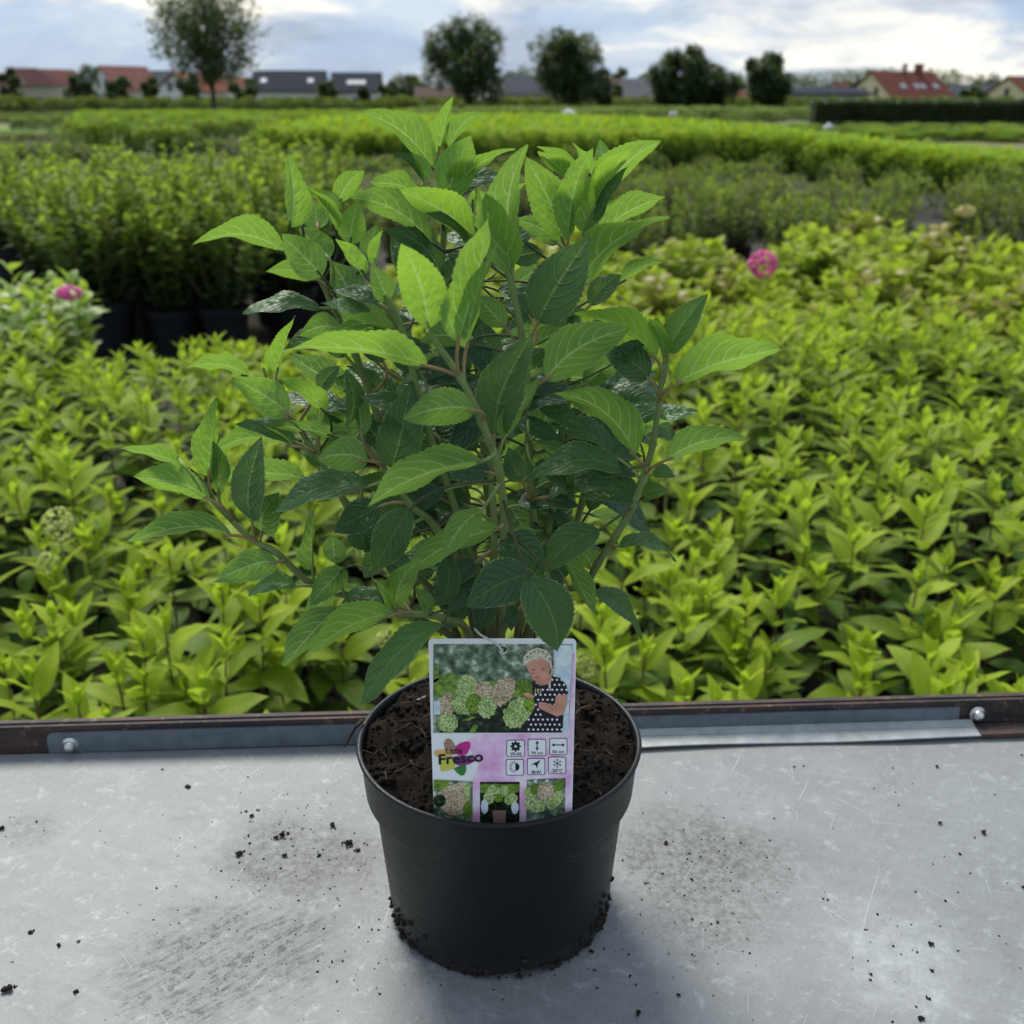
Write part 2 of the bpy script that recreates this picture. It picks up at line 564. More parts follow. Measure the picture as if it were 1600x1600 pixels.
def rust_mat():
    m, t = mat('rusty_rail')
    tcn = t.n('ShaderNodeTexCoord')
    P = tcn.outputs['Object']
    a = t.noise(t.mapping(P, scale=(3, 12, 30)), 6.0, 6.0, 0.7)
    f = t.noise(P, 120.0, 5.0, 0.7)
    c = t.mix(t.rng(a, 0.4, 0.65), (0.030, 0.026, 0.028, 1), (0.095, 0.055, 0.042, 1))
    c = t.mix(t.rng(f, 0.58, 0.7, 0, 0.7), c, (0.30, 0.22, 0.15, 1))
    b = t.n('ShaderNodeBsdfPrincipled', Base_Color=c, Roughness=0.7, Metallic=0.2)
    bp = t.n('ShaderNodeBump', Strength=0.4, Distance=0.002, Height=f)
    t.put(b, 'Normal', bp.outputs[0])
    out(t, b)
    return m


M['rust'] = rust_mat()
M['strip'] = plain('zinc_strip', (0.15, 0.18, 0.21), 0.5, 0.22, 60, 0.4, 0.1)
M['strip_bright'] = plain('zinc_flange', (0.34, 0.36, 0.36), 0.45, 0.2, 60, 0.3, 0.1)
M['bolt'] = plain('bolt_steel', (0.6, 0.6, 0.58), 0.3, 0.2, 200, 0.9)
M['steel_leg'] = plain('steel_leg', (0.10, 0.09, 0.085), 0.6, 0.3, 30, 0.4)

table = empty('work_table', (tmid[0], tmid[1], 0), tang)
tag(table, 'grey galvanised sheet metal work table with rusty raised back rail', 'table')


def table_part(name, V, F, m, smooth=False):
    return obj(name, mk_mesh(name, V, F, m, smooth=smooth), table)


# sheet: a gently dented grid in world coordinates so dirt marks keep their place
nx, ny = 90, 60
gx, gy = np.linspace(-1.55, 1.55, nx + 1), np.linspace(-1.02, 0.004, ny + 1)
V = []
for y in gy:
    for x in gx:
        dz = 0.0016 * mnoise.noise(Vector((x * 3.2, y * 4.0, 0.3))) + 0.0006 * mnoise.noise(Vector((x * 11, y * 12, 4)))
        rr = math.hypot(x + tmid[0] * 0, y) * 0
        V.append((tmid[0] + x * tdir[0] - y * tdir[1], tmid[1] + x * tdir[1] + y * tdir[0], TABLE_Z + dz * 0.5))
F = [(j * (nx + 1) + i, j * (nx + 1) + i + 1, (j + 1) * (nx + 1) + i + 1, (j + 1) * (nx + 1) + i) for j in range(ny) for i in range(nx)]
so = table_part('sheet_top', V, np.array(F), M['sheet'], True)
so.matrix_parent_inverse = (Matrix.Translation((tmid[0], tmid[1], 0)) @ Matrix.Rotation(tang, 4, 'Z')).inverted()
mb = MB()
mb.box((0, -0.51, TABLE_Z - 0.012), (3.1, 1.02, 0.012))
mb.build('under_panel', M['steel_leg'], table)
mb = MB()
mb.box((0, 0.008, TABLE_Z + 0.0115), (3.12, 0.004, 0.029))
mb.box((0, 0.0125, TABLE_Z + 0.0262), (3.12, 0.005, 0.0026))
mb.box((0, -0.02, TABLE_Z - 0.006), (3.12, 0.05, 0.005))
mb.build('back_rail', M['rust'], table)
xl, xm, xr = tx(76, 1180), tx(790, 1160), tx(1498, 1140)
# upright zinc strip with a rounded left corner
pts = [(xl, 0.001), (xl, 0.0155), (xl + 0.0015, 0.0185), (xl + 0.005, 0.0205), (xr, 0.0205), (xr, 0.001)]
V = [(x, 0.0035, TABLE_Z + z) for x, z in pts] + [(x, 0.0055, TABLE_Z + z) for x, z in pts]
k = len(pts)
F = [tuple(range(k)), tuple(range(2 * k - 1, k - 1, -1))] + [(i, i + k, (i + 1) % k + k, (i + 1) % k) for i in range(k)]
table_part('zinc_strip', V, F, M['strip'])
# bent flange lying on the sheet on the right half, slightly lifted so that a dark gap shows
V, F = [], []
N = 24
for i in range(N + 1):
    f = i / N
    x = xm + (xr + 0.012 - xm) * f
    lift = 0.0025 + 0.0022 * math.sin(f * 5.0) ** 2
    wv = 0.019 - 0.003 * f + 0.0015 * math.sin(f * 9)
    for (yy, zz_) in ((0.0030, 0.0085), (-0.003, 0.0055), (-wv, lift), (-wv, lift - 0.0012), (0.0030, 0.0045)):
        V.append((x, yy, TABLE_Z + zz_))
for i in range(N):
    for j in range(5):
        a, b2 = i * 5 + j, i * 5 + (j + 1) % 5
        F.append((a, b2, b2 + 5, a + 5))
F += [(0, 1, 2, 3, 4), tuple(N * 5 + j for j in (4, 3, 2, 1, 0))]
table_part('zinc_flange', V, F, M['strip_bright'])
mb = MB()
mb.box(((xr + 0.012 + 1.5) / 2, -0.008, TABLE_Z + 0.0035), (1.5 - xr - 0.013, 0.017, 0.004))
mb.build('rail_foot', M['rust'], table)


def bolt(px_x, px_y, z):
    x = tx(px_x, px_y)
    prof = [(0.0001, 0.0075), (0.0025, 0.0072), (0.0042, 0.0055), (0.005, 0.003), (0.005, 0.0015), (0.0072, 0.0012), (0.0074, 0.0)]
    V, F = lathe(prof, 14)
    V = np.stack([V[:, 0] + x, -V[:, 2] + 0.0036, V[:, 1] + z], 1)
    table_part('bolt', V, F, M['bolt'], True)


bolt(112, 1178, TABLE_Z + 0.0085)
bolt(1524, 1137, TABLE_Z + 0.0135)
for x in (-1.5, 0.0, 1.5):
    for y in (-0.03, -0.98):
        mb = MB()
        mb.box((x, y, (TABLE_Z - 0.018) / 2), (0.04, 0.04, TABLE_Z - 0.018))
        mb.build('leg', M['steel_leg'], table)

# ------------------------------------------------------------------ the potted plant in front: pot and soil
POT_Y = 0.592
POT_R, POT_B, POT_H = 0.0932, 0.0755, 0.133
POT_X = float(at_y(780, 1152, POT_Y)[0])
m, t = mat('black_plastic')
tcn = t.n('ShaderNodeTexCoord')
P = tcn.outputs['Object']
n1 = t.noise(t.mapping(P, scale=(6, 6, 60)), 6.0, 5.0, 0.7)
n2 = t.noise(P, 420.0, 3.0, 0.6)
sz = t.n('ShaderNodeSeparateXYZ', Vector=P).outputs[2]
low = t.math('ADD', sz, t.math('MULTIPLY_ADD', t.noise(P, 60.0, 5.0, 0.7), 0.05, -0.025))
c = t.mix(t.rng(n1, 0.4, 0.75, 0.0, 0.5), (0.0026, 0.0036, 0.0052, 1), (0.0062, 0.0078, 0.0100, 1))
c = t.mix(t.rng(n2, 0.67, 0.74, 0.0, 0.5), c, (0.07, 0.065, 0.06, 1))
c = t.mix(t.rng(low, 0.0, 0.022, 0.75, 0.0, True), c, (0.022, 0.018, 0.015, 1))
b = t.n('ShaderNodeBsdfPrincipled', Base_Color=c, Roughness=t.rng(n1, 0.3, 0.7, 0.38, 0.55), Specular_IOR_Level=0.42)
bp = t.n('ShaderNodeBump', Strength=0.25, Distance=0.0012, Height=t.math('ADD', n1, n2))
t.put(b, 'Normal', bp.outputs[0])
out(t, b)
M['black_plastic'] = m

hero = empty('potted_hydrangea', (POT_X, POT_Y, TABLE_Z))
tag(hero, 'bushy hydrangea with serrated leaves in a black pot on the metal table', 'potted plant')

H = POT_H
prof = [(0.0, 0.004), (POT_B - 0.010, 0.004), (POT_B - 0.006, 0.0), (POT_B - 0.001, 0.0), (POT_B, 0.0015), (POT_B + 0.0006, 0.006),
        (0.0835, H - 0.0385), (0.0842, H - 0.0365), (0.0885, H - 0.0350), (0.0890, H - 0.0338),
        (0.0912, H - 0.005), (0.0916, H - 0.0042), (POT_R, H - 0.0028), (POT_R + 0.0004, H - 0.0012), (POT_R - 0.0004, H),
        (POT_R - 0.0022, H + 0.0001), (POT_R - 0.0030, H - 0.001), (0.0890, H - 0.010), (0.0868, H - 0.034), (0.0810, H - 0.04), (0.072, 0.008), (0.0, 0.008)]
V, F = lathe(prof, 120)
for i in range(1, 6):           # moulded feet: the base lifts between them
    for j in range(120):
        th = (j / 120) * 360
        f = max(0.0, math.sin(math.radians(th * 4 + 35))) ** 0.5
        V[i * 120 + j, 2] += 0.0042 * f * (1.0 if i < 5 else 0.5)
me = mk_mesh('pot', V, F, M['black_plastic'], smooth=True)
pot = obj('pot', me, hero)

m, t = mat('potting_soil')
tcn = t.n('ShaderNodeTexCoord')
a = t.noise(tcn.outputs['Object'], 90.0, 7.0, 0.75)
f = t.noise(tcn.outputs['Object'], 600.0, 4.0, 0.7)
c = t.mix(t.rng(a, 0.3, 0.75), (0.006, 0.005, 0.0043, 1), (0.030, 0.023, 0.018, 1))
c = t.mix(t.rng(f, 0.62, 0.75, 0, 0.6), c, (0.09, 0.065, 0.045, 1))
b = t.n('ShaderNodeBsdfPrincipled', Base_Color=c, Roughness=0.95, Specular_IOR_Level=0.15)
bp = t.n('ShaderNodeBump', Strength=1.0, Distance=0.004, Height=t.math('ADD', a, t.math('MULTIPLY', f, 0.4)))
t.put(b, 'Normal', bp.outputs[0])
out(t, b)
M['soil'] = m


def soil_h(x, y):
    r = math.hypot(x, y)
    h = H - 0.011 + 0.008 * (y / 0.09) + 0.004 * abs(x / 0.09)
    h += 0.007 * mnoise.noise(Vector((x * 38, y * 38, 1.0))) + 0.004 * mnoise.noise(Vector((x * 110, y * 110, 2.0)))
    h += 0.0022 * mnoise.noise(Vector((x * 300, y * 300, 5.0)))
    return min(h, H + 0.004) + 0.012 * math.exp(-(r / 0.03) ** 2)


V, F = [(0, 0, soil_h(0, 0))], []
NR, NA = 46, 120
for i in range(1, NR + 1):
    r = 0.0886 * i / NR
    for j in range(NA):
        th = 2 * math.pi * j / NA
        x, y = r * math.cos(th), r * math.sin(th)
        V.append((x, y, soil_h(x, y)))
F += [(0, 1 + j, 1 + (j + 1) % NA) for j in range(NA)]
for i in range(NR - 1):
    for j in range(NA):
        a0, a1 = 1 + i * NA + j, 1 + i * NA + (j + 1) % NA
        F.append((a0, a0 + NA, a1 + NA, a1))
soil = obj('soil', mk_mesh('soil', V, F, M['soil'], smooth=True), hero)

ICO_V = np.array([(0, 0, 1), (.894, 0, .447), (.276, .851, .447), (-.724, .526, .447), (-.724, -.526, .447), (.276, -.851, .447),
                  (.724, .526, -.447), (-.276, .851, -.447), (-.894, 0, -.447), (-.276, -.851, -.447), (.724, -.526, -.447), (0, 0, -1)])
ICO_F = np.array([(0, 1, 2), (0, 2, 3), (0, 3, 4), (0, 4, 5), (0, 5, 1), (1, 6, 2), (2, 7, 3), (3, 8, 4), (4, 9, 5), (5, 10, 1),
                  (2, 6, 7), (3, 7, 8), (4, 8, 9), (5, 9, 10), (1, 10, 6), (7, 6, 11), (8, 7, 11), (9, 8, 11), (10, 9, 11), (6, 10, 11)])


def lumps(C, rad, jag=0.4, flat=0.8):
    C = np.asarray(C, float)
    n = len(C)
    v = ICO_V[None] * (1 + jag * (rng.random((n, 12, 1)) - 0.5) * 2) * np.asarray(rad, float).reshape(n, 1, 1)
    v = v * (1 + 0.5 * (rng.random((n, 1, 3)) - 0.5))
    v[:, :, 2] *= flat
    V = (v + C[:, None]).reshape(-1, 3)
    F = (ICO_F[None] + (np.arange(n) * 12)[:, None, None]).reshape(-1, 3)
    return V, F


C = []
for _ in range(1500):
    r, th = 0.087 * math.sqrt(random.random()), random.random() * 6.283
    x, y = r * math.cos(th), r * math.sin(th)
    C.append((x, y, soil_h(x, y) + 0.0003))
V, F = lumps(C, 0.0007 + 0.0022 * rng.random(1500) ** 2.5, 0.45)
so = obj('soil_crumbs', mk_mesh('soil_crumbs', V, F, M['soil']), soil)
so['kind'] = 'stuff'
# fine fibres and dry twigs on the soil
mb = MB()
for _ in range(70):
    r, th = 0.083 * math.sqrt(random.random()), random.random() * 6.283
    x, y = r * math.cos(th), r * math.sin(th)
    a, l = random.random() * 6.283, random.uniform(0.006, 0.02)
    p = [(x + l * s * math.cos(a), y + l * s * math.sin(a) + 0.002 * math.sin(3 * s), soil_h(x + l * s * math.cos(a), y + l * s * math.sin(a)) + 0.0012 + 0.002 * s) for s in (0, .35, .7, 1)]
    mb.tube(p, 0.00035, 4)
fo = mb.build('root_fibres', plain('fibre', (0.12, 0.075, 0.05), 0.9, 0.4, 200), soil)
fo['kind'] = 'stuff'
M['dry_root'] = plain('dry_root', (0.45, 0.42, 0.38), 0.8, 0.3, 200)
M['dark_root'] = plain('dark_root', (0.035, 0.024, 0.018), 0.9, 0.4, 200)


def soil_stick(name, pxs, rad, m, lift=0.003):
    P = []
    for (x, y, dz) in pxs:
        p = at_z(x, y, TABLE_Z + H - 0.012 + dz)
        P.append((p[0] - POT_X, p[1] - POT_Y, p[2] - TABLE_Z))
    mb = MB()
    mb.tube(smooth_path(P, 4), rad, 6)
    mb.build(name, m, soil, True)


soil_stick('dry_root', [(622, 1107, .004), (640, 1099, .006), (668, 1088, .008)], 0.0009, M['dry_root'])
soil_stick('dry_root', [(640, 1099, .005), (630, 1110, .003)], 0.0012, M['dry_root'])
soil_stick('dry_root', [(655, 1111, .004), (672, 1106, .005)], 0.0006, M['dry_root'])
soil_stick('twig', [(963, 1093, .006), (962, 1115, .008), (967, 1128, .004)], 0.0006, M['dry_root'])
soil_stick('dark_root', [(566, 1126, .014), (556, 1136, .014), (545, 1155, .004), (538, 1167, -.006)], np.linspace(0.0016, 0.0005, 13), M['dark_root'])

# ------------------------------------------------------------------ crumbs of soil on the table
crumb_px = [(u / 2.667, 1080 + v / 2.667, s) for u, v, s in (
    (675, 326, 5), (785, 402, 8), (155, 545, 5), (8, 575, 9), (1027, 503, 6), (1050, 523, 8), (1072, 496, 6), (1385, 562, 9), (1172, 602, 13),
    (1152, 612, 8), (1200, 592, 7), (1040, 634, 5), (1038, 598, 4), (1000, 680, 11), (1020, 668, 5), (1188, 687, 8), (1328, 687, 8), (1455, 640, 14), (1425, 632, 6),
    (1490, 665, 7), (437, 632, 3), (652, 823, 4), (583, 890, 4), (130, 1007, 9), (246, 1058, 9), (328, 1046, 10), (745, 968, 4),
    (35, 1248, 15), (62, 1232, 8), (318, 1258, 9), (412, 1183, 4), (51, 1132, 4), (788, 1196, 4), (1384, 1128, 4), (493, 1115, 2.5), (478, 1006, 3),
    (1240, 852, 3), (1348, 990, 3.5), (1578, 950, 3.5), (255, 1255, 3), (150, 1095, 3))]
crumb_px += [(950 + u / 2.4615, 1050 + v / 2.4615, s) for u, v, s in (
    (716, 365, 4), (755, 362, 4), (1265, 365, 5), (1275, 582, 8), (1443, 620, 8), (1411, 637, 4), (1352, 700, 5), (1250, 738, 3.5), (1393, 775, 3),
    (1345, 847, 3.5), (1297, 881, 4), (1037, 933, 5), (845, 877, 4), (325, 800, 6), (222, 660, 7), (457, 752, 3), (1240, 1050, 8), (1347, 1072, 4),
    (1245, 1150, 6), (1236, 1260, 8), (1205, 1335, 9), (1010, 1165, 6), (1008, 1185, 4), (1095, 1345, 5), (1505, 1015, 3), (1583, 1138, 3.5), (1597, 828, 5),
    (1535, 813, 2.5), (85, 1170, 5), (865, 600, 2.5), (1118, 512, 3), (1486, 470, 3), (1592, 320, 3), (120, 1318, 12), (270, 1245, 6))]
crumb_px += [(930, 1437, 7), (924, 1455, 6), (936, 1430, 4), (925, 1488, 7), (929, 1516, 6), (640, 1465, 6), (655, 1480, 5), (700, 1515, 4), (905, 1470, 5)]
M['crumb'] = plain('crumb', (0.026, 0.021, 0.017), 0.95, 0.5, 3.0, bump=0.3, spec=0.15)
# damp soil clinging to the foot of the pot
C, rd = [], []
for a0, spread, n, top in ((-150, 22, 60, .022), (-28, 20, 70, .030), (-100, 45, 40, .010), (-60, 60, 40, .012), (90, 90, 30, .01)):
    for _ in range(n):
        th, z = math.radians(random.gauss(a0, spread * .5)), abs(random.gauss(0, top * .5)) + .0008
        q = POT_B + (0.0835 - POT_B) * z / (H - 0.0385) + 0.0004
        C.append((q * math.cos(th), q * math.sin(th), z))
        rd.append(0.0005 + 0.0020 * random.random() ** 2.5)
V, F = lumps(C, rd, 0.4, 0.8)
so = obj('clinging_soil', mk_mesh('clinging_soil', V, F, M['crumb']), pot)
so['kind'] = 'stuff'
crumb_meshes = []
for k in range(6):
    sub = rng.normal(0, 0.55, (5, 3)) * np.array([1, 1, 0.25]) + np.array([0, 0, 0.45])
    V, F = lumps(sub, 0.35 + 0.5 * rng.random(5), 0.4, 0.8)
    V[:, 2] -= V[:, 2].min()
    crumb_meshes.append(mk_mesh('soil_crumb', V, F, M['crumb']))
pebble = mk_mesh('pebble', *lumps(np.array([[0, 0, 0.7]]), [1.0], 0.1, 0.75), plain('pebble', (0.12, 0.125, 0.12), 0.8, 0.3, 300), smooth=True)
for i, (x, y, s) in enumerate(crumb_px):
    p = at_z(x, y, TABLE_Z)
    dist = np.linalg.norm(p - CAM)
    o = obj('soil_crumb', crumb_meshes[i % 6], None, (p[0], p[1], TABLE_Z - 0.0003))
    sc = s / 2.667 * dist / FPX * 0.95
    o.scale = (sc, sc, sc)
    o.rotation_euler = (0, 0, random.random() * 6.28)
    if i == 25:
        o.data = pebble
        o.name = 'pebble'
        tag(o, 'smooth grey pebble lying beside soil crumbs on the metal table', 'pebble')
    else:
        tag(o, 'dark crumb of potting soil lying on the metal table', 'soil crumb', 'soil crumbs scattered on the table')
C, rd = [], []
for (cx, cy, sx, sy, n) in ((470, 1340, 90, 60, 330), (330, 1520, 150, 60, 160), (1080, 1370, 70, 80, 230), (30, 1300, 40, 25, 40),
                            (1380, 1500, 60, 50, 40), (780, 1500, 190, 30, 90), (1300, 1350, 230, 130, 80), (200, 1400, 160, 120, 60), (540, 1500, 200, 60, 70)):
    for _ in range(n):
        x, y = random.gauss(cx, sx), random.gauss(cy, sy)
        if not (1195 < y < 1640 and -60 < x < 1660):
            continue
        p = at_z(x, y, TABLE_Z)
        if math.hypot(p[0] - POT_X, p[1] - POT_Y) < POT_B + 0.002:
            continue
        C.append((p[0], p[1], TABLE_Z + 0.0001))
        rd.append(0.0002 + 0.0007 * random.random() ** 3)
V, F = lumps(C, rd, 0.4, 0.6)
so = obj('soil_dust', mk_mesh('soil_dust', V, F, M['soil']))
so['kind'] = 'stuff'
tag(so, 'fine dark soil specks sprinkled over the metal table', 'soil dust')

# ------------------------------------------------------------------ printed plant label stuck in the pot
CARD_Y = POT_Y - 0.0760
c0 = at_y(784, 998, CARD_Y)
label = empty('plant_label', (c0[0], CARD_Y, c0[2]))
label.rotation_euler = (math.pi / 2, 0, 0)
tag(label, 'upright printed plastic plant label with flower photo stuck in the black pot', 'plant label')


def lz(X, Y):
    """a point of the label seen in the photo -> label coordinates (metres)"""
    p = at_y(640 + X / 5.161, 980 + Y / 5.161, CARD_Y)
    return (p[0] - c0[0], p[2] - c0[2])


def flat(name, pts, m, layer, parent=None, raw=False):
    P = pts if raw else [lz(*p) for p in pts]
    # keep a consistent winding (face towards the viewer)
    A = sum(P[i][0] * P[(i + 1) % len(P)][1] - P[(i + 1) % len(P)][0] * P[i][1] for i in range(len(P)))
    if A < 0:
        P = P[::-1]
    z = 0.0004 + layer * 0.00009
    me = mk_mesh(name, [(x, y, z) for x, y in P], [tuple(range(len(P)))], m)
    return obj(name, me, parent or label)


def ell(cx, cy, rx, ry, n=24, rot=0.0, jag=0.0):
    r_ = random.Random(int(cx * 7 + cy))
    o = []
    for i in range(n):
        th = 2 * math.pi * i / n
        k = 1 + jag * (r_.random() - 0.5)
        x, y = rx * k * math.cos(th), ry * k * math.sin(th)
        o.append((cx + x * math.cos(rot) - y * math.sin(rot), cy + x * math.sin(rot) + y * math.cos(rot)))
    return o


def rrect(x0, y0, x1, y1, r, n=5):
    o = []
    for cx, cy, a in ((x1 - r, y0 + r, -90), (x1 - r, y1 - r, 0), (x0 + r, y1 - r, 90), (x0 + r, y0 + r, 180)):
        for i in range(n + 1):
            th = math.radians(a + 90 * i / n)
            o.append((cx + r * math.cos(th), cy + r * math.sin(th)))
    return o


def ink(name, col, var=0.0, scale=100.0, rough=0.35):
    return plain(name, col, rough, var, scale, spec=0.4)


def print_mat(name, stops, scale, kind='noise', detail=4.0):
    m, t = mat(name)
    tcn = t.n('ShaderNodeTexCoord')
    if kind == 'noise':
        f = t.noise(tcn.outputs['Object'], scale, detail, 0.55)
    else:
        vo = t.n('ShaderNodeTexVoronoi', {'feature': 'F1'}, Scale=scale)
        t.put(vo, 'Vector', tcn.outputs['Object'])
        f = t.math('ADD', t.math('MULTIPLY', vo.outputs[0], 0.7), t.math('MULTIPLY', t.noise(tcn.outputs['Object'], 90.0, 3.0), 0.6))
    b = t.n('ShaderNodeBsdfPrincipled', Base_Color=t.ramp(f, stops), Roughness=0.35, Specular_IOR_Level=0.4)
    out(t, b)
    return m


I_white = ink('label_white', (0.92, 0.94, 0.97))
I_ink = ink('label_ink', (0.012, 0.012, 0.02))
I_navy = ink('label_navy', (0.03, 0.03, 0.07))
I_pink = print_mat('label_pink', [(0.34, (0.950, 0.910, 0.950)), (0.5, (0.910, 0.624, 0.910)), (0.66, (0.806, 0.390, 0.676))], 70.0)
I_bokeh = print_mat('photo_bokeh', [(0.32, (0.026, 0.052, 0.033)), (0.46, (0.117, 0.182, 0.117)), (0.58, (0.286, 0.377, 0.260)), (0.68, (0.715, 0.780, 0.715))], 170.0)
I_light = print_mat('photo_light', [(0.35, (0.546, 0.715, 0.832)), (0.6, (0.858, 0.950, 0.950))], 120.0)
I_grass = print_mat('photo_grass', [(0.35, (0.091, 0.182, 0.026)), (0.65, (0.286, 0.442, 0.065))], 300.0)
I_dark = print_mat('photo_dark', [(0.4, (0.006, 0.010, 0.006)), (0.6, (0.02, 0.04, 0.02)), (0.72, (0.09, 0.16, 0.07))], 300.0)
I_cream = print_mat('panicle_cream', [(0.25, (0.950, 0.950, 0.676)), (0.5, (0.598, 0.728, 0.312)), (0.8, (0.195, 0.312, 0.078))], 950.0, 'v')
I_rose = print_mat('panicle_rose', [(0.25, (0.950, 0.858, 0.728)), (0.5, (0.728, 0.598, 0.442)), (0.8, (0.312, 0.247, 0.130))], 950.0, 'v')
I_lime = print_mat('panicle_lime', [(0.22, (0.520, 0.715, 0.078)), (0.5, (0.260, 0.442, 0.039)), (0.75, (0.091, 0.169, 0.026))], 950.0, 'v')
I_skin = ink('photo_skin', (0.650, 0.325, 0.234), 0.22, 160)
I_hair = ink('photo_hair', (0.754, 0.637, 0.494), 0.5, 700)
I_dress = ink('photo_dress', (0.012, 0.013, 0.022), 0.3, 200)

# card blank: rounded, hole through it near the top, a real sheet 0.6 mm thick
xa, ya = lz(150, 95)
xb, _ = lz(1345, 95)
bot = -0.148
outer = []
rc = 0.0028
for cx, cy, a in ((xb - rc, -rc, 90), (xa + rc, -rc, 180)):
    seq = range(0, 7)
    for i in seq:
        th = math.radians((a if a == 180 else 0) + 90 * i / 6) if a != 180 else math.radians(90 + 90 * i / 6)
        outer.append((cx + rc * math.cos(th), cy + rc * math.sin(th)))
outer += [(xa, bot), (xb, bot)]
hc = lz(752, 180)
hr = lz(785, 180)[0] - hc[0]
import bmesh
bm = bmesh.new()


def ring(pts, z):
    vs = [bm.verts.new((x, y, z)) for x, y in pts]
    return vs, [bm.edges.new((vs[i], vs[(i + 1) % len(vs)])) for i in range(len(vs))]


hole = [(hc[0] + hr * math.cos(2 * math.pi * i / 20), hc[1] + hr * math.sin(2 * math.pi * i / 20)) for i in range(20)]
loops_ = []
for z in (0.0003, -0.0003):
    o1, e1 = ring(outer, z)
    o2, e2 = ring(hole, z)
    bmesh.ops.triangle_fill(bm, edges=e1 + e2, use_beauty=True)
    loops_.append((o1, o2))
for k in (0, 1):
    a, b2 = loops_[0][k], loops_[1][k]
    for i in range(len(a)):
        bm.faces.new((a[i], a[(i + 1) % len(a)], b2[(i + 1) % len(a)], b2[i]))
bmesh.ops.recalc_face_normals(bm, faces=bm.faces)
me = bpy.data.meshes.new('card')
bm.to_mesh(me)
bm.free()
me.materials.append(I_white)
obj('card', me, label)


# pink wash of the lower half (left third stays white), printed round the photos
flat('pink_wash', [(520, 858), (1318, 858), (1296, 1600), (520, 1600), (470, 1300), (560, 1100), (450, 930)], I_pink, 0)
flat('pink_wash', [(1292, 240), (1330, 200), (1318, 858), (1290, 858)], I_pink, 0)
# main photo, built round the hole so that the hole stays open
ph = empty('photo_panel', (0, 0, 0), 0, label)
tl, tr_, br_, bl_ = (192, 133), (1318, 133), (1280, 848), (190, 848)
hx, hy, hr_ = 752, 180, 36
arcL = [(hx + hr_ * math.cos(math.radians(a)), hy + hr_ * math.sin(math.radians(a))) for a in range(90, 271, 20)]
arcR = [(hx + hr_ * math.cos(math.radians(a)), hy + hr_ * math.sin(math.radians(a))) for a in range(-90, 91, 20)]
flat('photo_background', [tl] + [(hx, 133)] + arcL[::-1] + [(hx, 848), bl_], I_bokeh, 1, ph)
flat('photo_background', [(hx, 133), tr_, br_, (hx, 848)] + arcR[::-1], I_bokeh, 1, ph)
flat('photo_background', [(1165, 140), (1316, 140), (1290, 590), (1150, 590)], I_light, 2, ph)
flat('photo_background', [(194, 420), (330, 360), (480, 440), (860, 420), (990, 470), (990, 560), (194, 560)], I_grass, 2, ph)
flat('photo_background', [(194, 310), (232, 300), (238, 420), (194, 450)], I_grass, 2, ph)
flat('photo_background', [(194, 590), (250, 590), (250, 700), (194, 700)], I_light, 3, ph)
flat('photo_background', [(380, 640), (700, 590), (860, 600), (1000, 680), (1010, 846), (240, 846), (300, 740)], I_dark, 3, ph)
flat('photo_background', [(1235, 600), (1288, 600), (1280, 846), (1235, 846)], I_light, 3, ph)
for i, (cx, cy, rx, ry, rot, mm) in enumerate((
        (305, 620, 62, 105, 0.1, I_rose), (310, 765, 82, 82, 0, I_cream), (460, 475, 90, 100, 0.5, I_cream), (430, 590, 95, 115, -0.2, I_cream),
        (600, 495, 70, 70, 0, I_rose), (520, 610, 70, 80, 0, I_lime), (630, 635, 72, 95, 0.3, I_cream), (755, 510, 85, 125, 0.45, I_rose),
        (925, 480, 70, 66, 0, I_lime), (880, 680, 105, 150, 0.75, I_cream), (985, 610, 70, 66, 0, I_lime))):
    flat('printed_panicle', ell(cx, cy, rx, ry, 64, rot, 0.2), mm, 4 + 0.35 * i, ph)
flat('printed_leaf', [(420, 745), (500, 715), (540, 720), (480, 748)], I_grass, 4, ph)
flat('printed_leaf', [(480, 840), (520, 775), (552, 790), (525, 850)], I_grass, 4, ph)
g = 9
flat('printed_dress', [(985, 430), (1010, 440), (1060, 465), (1120, 440), (1150, 390), (1210, 400), (1262, 455), (1278, 530), (1180, 545), (1165, 600),
                       (1200, 700), (1240, 700), (1235, 800), (1220, 838), (950, 840), (900, 790), (960, 720), (1010, 640), (1000, 560), (990, 500)], I_dress, g, ph)
dots = []
for r0 in range(11):
    for c_ in range(9):
        x, y = 960 + c_ * 38 + (r0 % 2) * 19, 415 + r0 * 40
        if (y < 550 and 1010 < x < 1265 and (y > 470 or x > 1140)) or (y >= 550 and 1000 < x < 1165 + max(0, (y - 600) * 0.45) and (y < 620 or y > 700 or x < 1060)) or (y > 715 and 930 < x < 1225):
            dots.append((x, y))
dv, df = [], []
for x, y in dots:
    s0 = len(dv)
    e_ = [lz(*q) for q in ell(x, y, 9, 9, 8)][::-1]
    dv += [(a, b2, 0.0004 + (g + 1) * 0.00009) for a, b2 in e_]
    df.append(tuple(range(s0, s0 + 8)))
o = obj('printed_dots', mk_mesh('printed_dots', dv, df, I_white), ph)
flat('printed_skin', [(1040, 400), (1125, 365), (1148, 395), (1135, 445), (1062, 462), (1012, 440)], I_skin, g + 2, ph)
flat('printed_skin', [(1182, 538), (1270, 530), (1265, 620), (1240, 690), (1190, 710), (1120, 680), (1040, 640), (1040, 592), (1100, 600), (1165, 622)], I_skin, g + 2, ph)
flat('printed_skin', [(908, 522), (960, 514), (1010, 545), (1000, 562), (940, 552)], I_skin, g + 2, ph)
flat('printed_skin', [(932, 280), (980, 245), (1060, 232), (1128, 262), (1132, 340), (1110, 390), (1060, 420), (1015, 426), (988, 404), (975, 372), (957, 342), (945, 315)], I_skin, g + 3, ph)
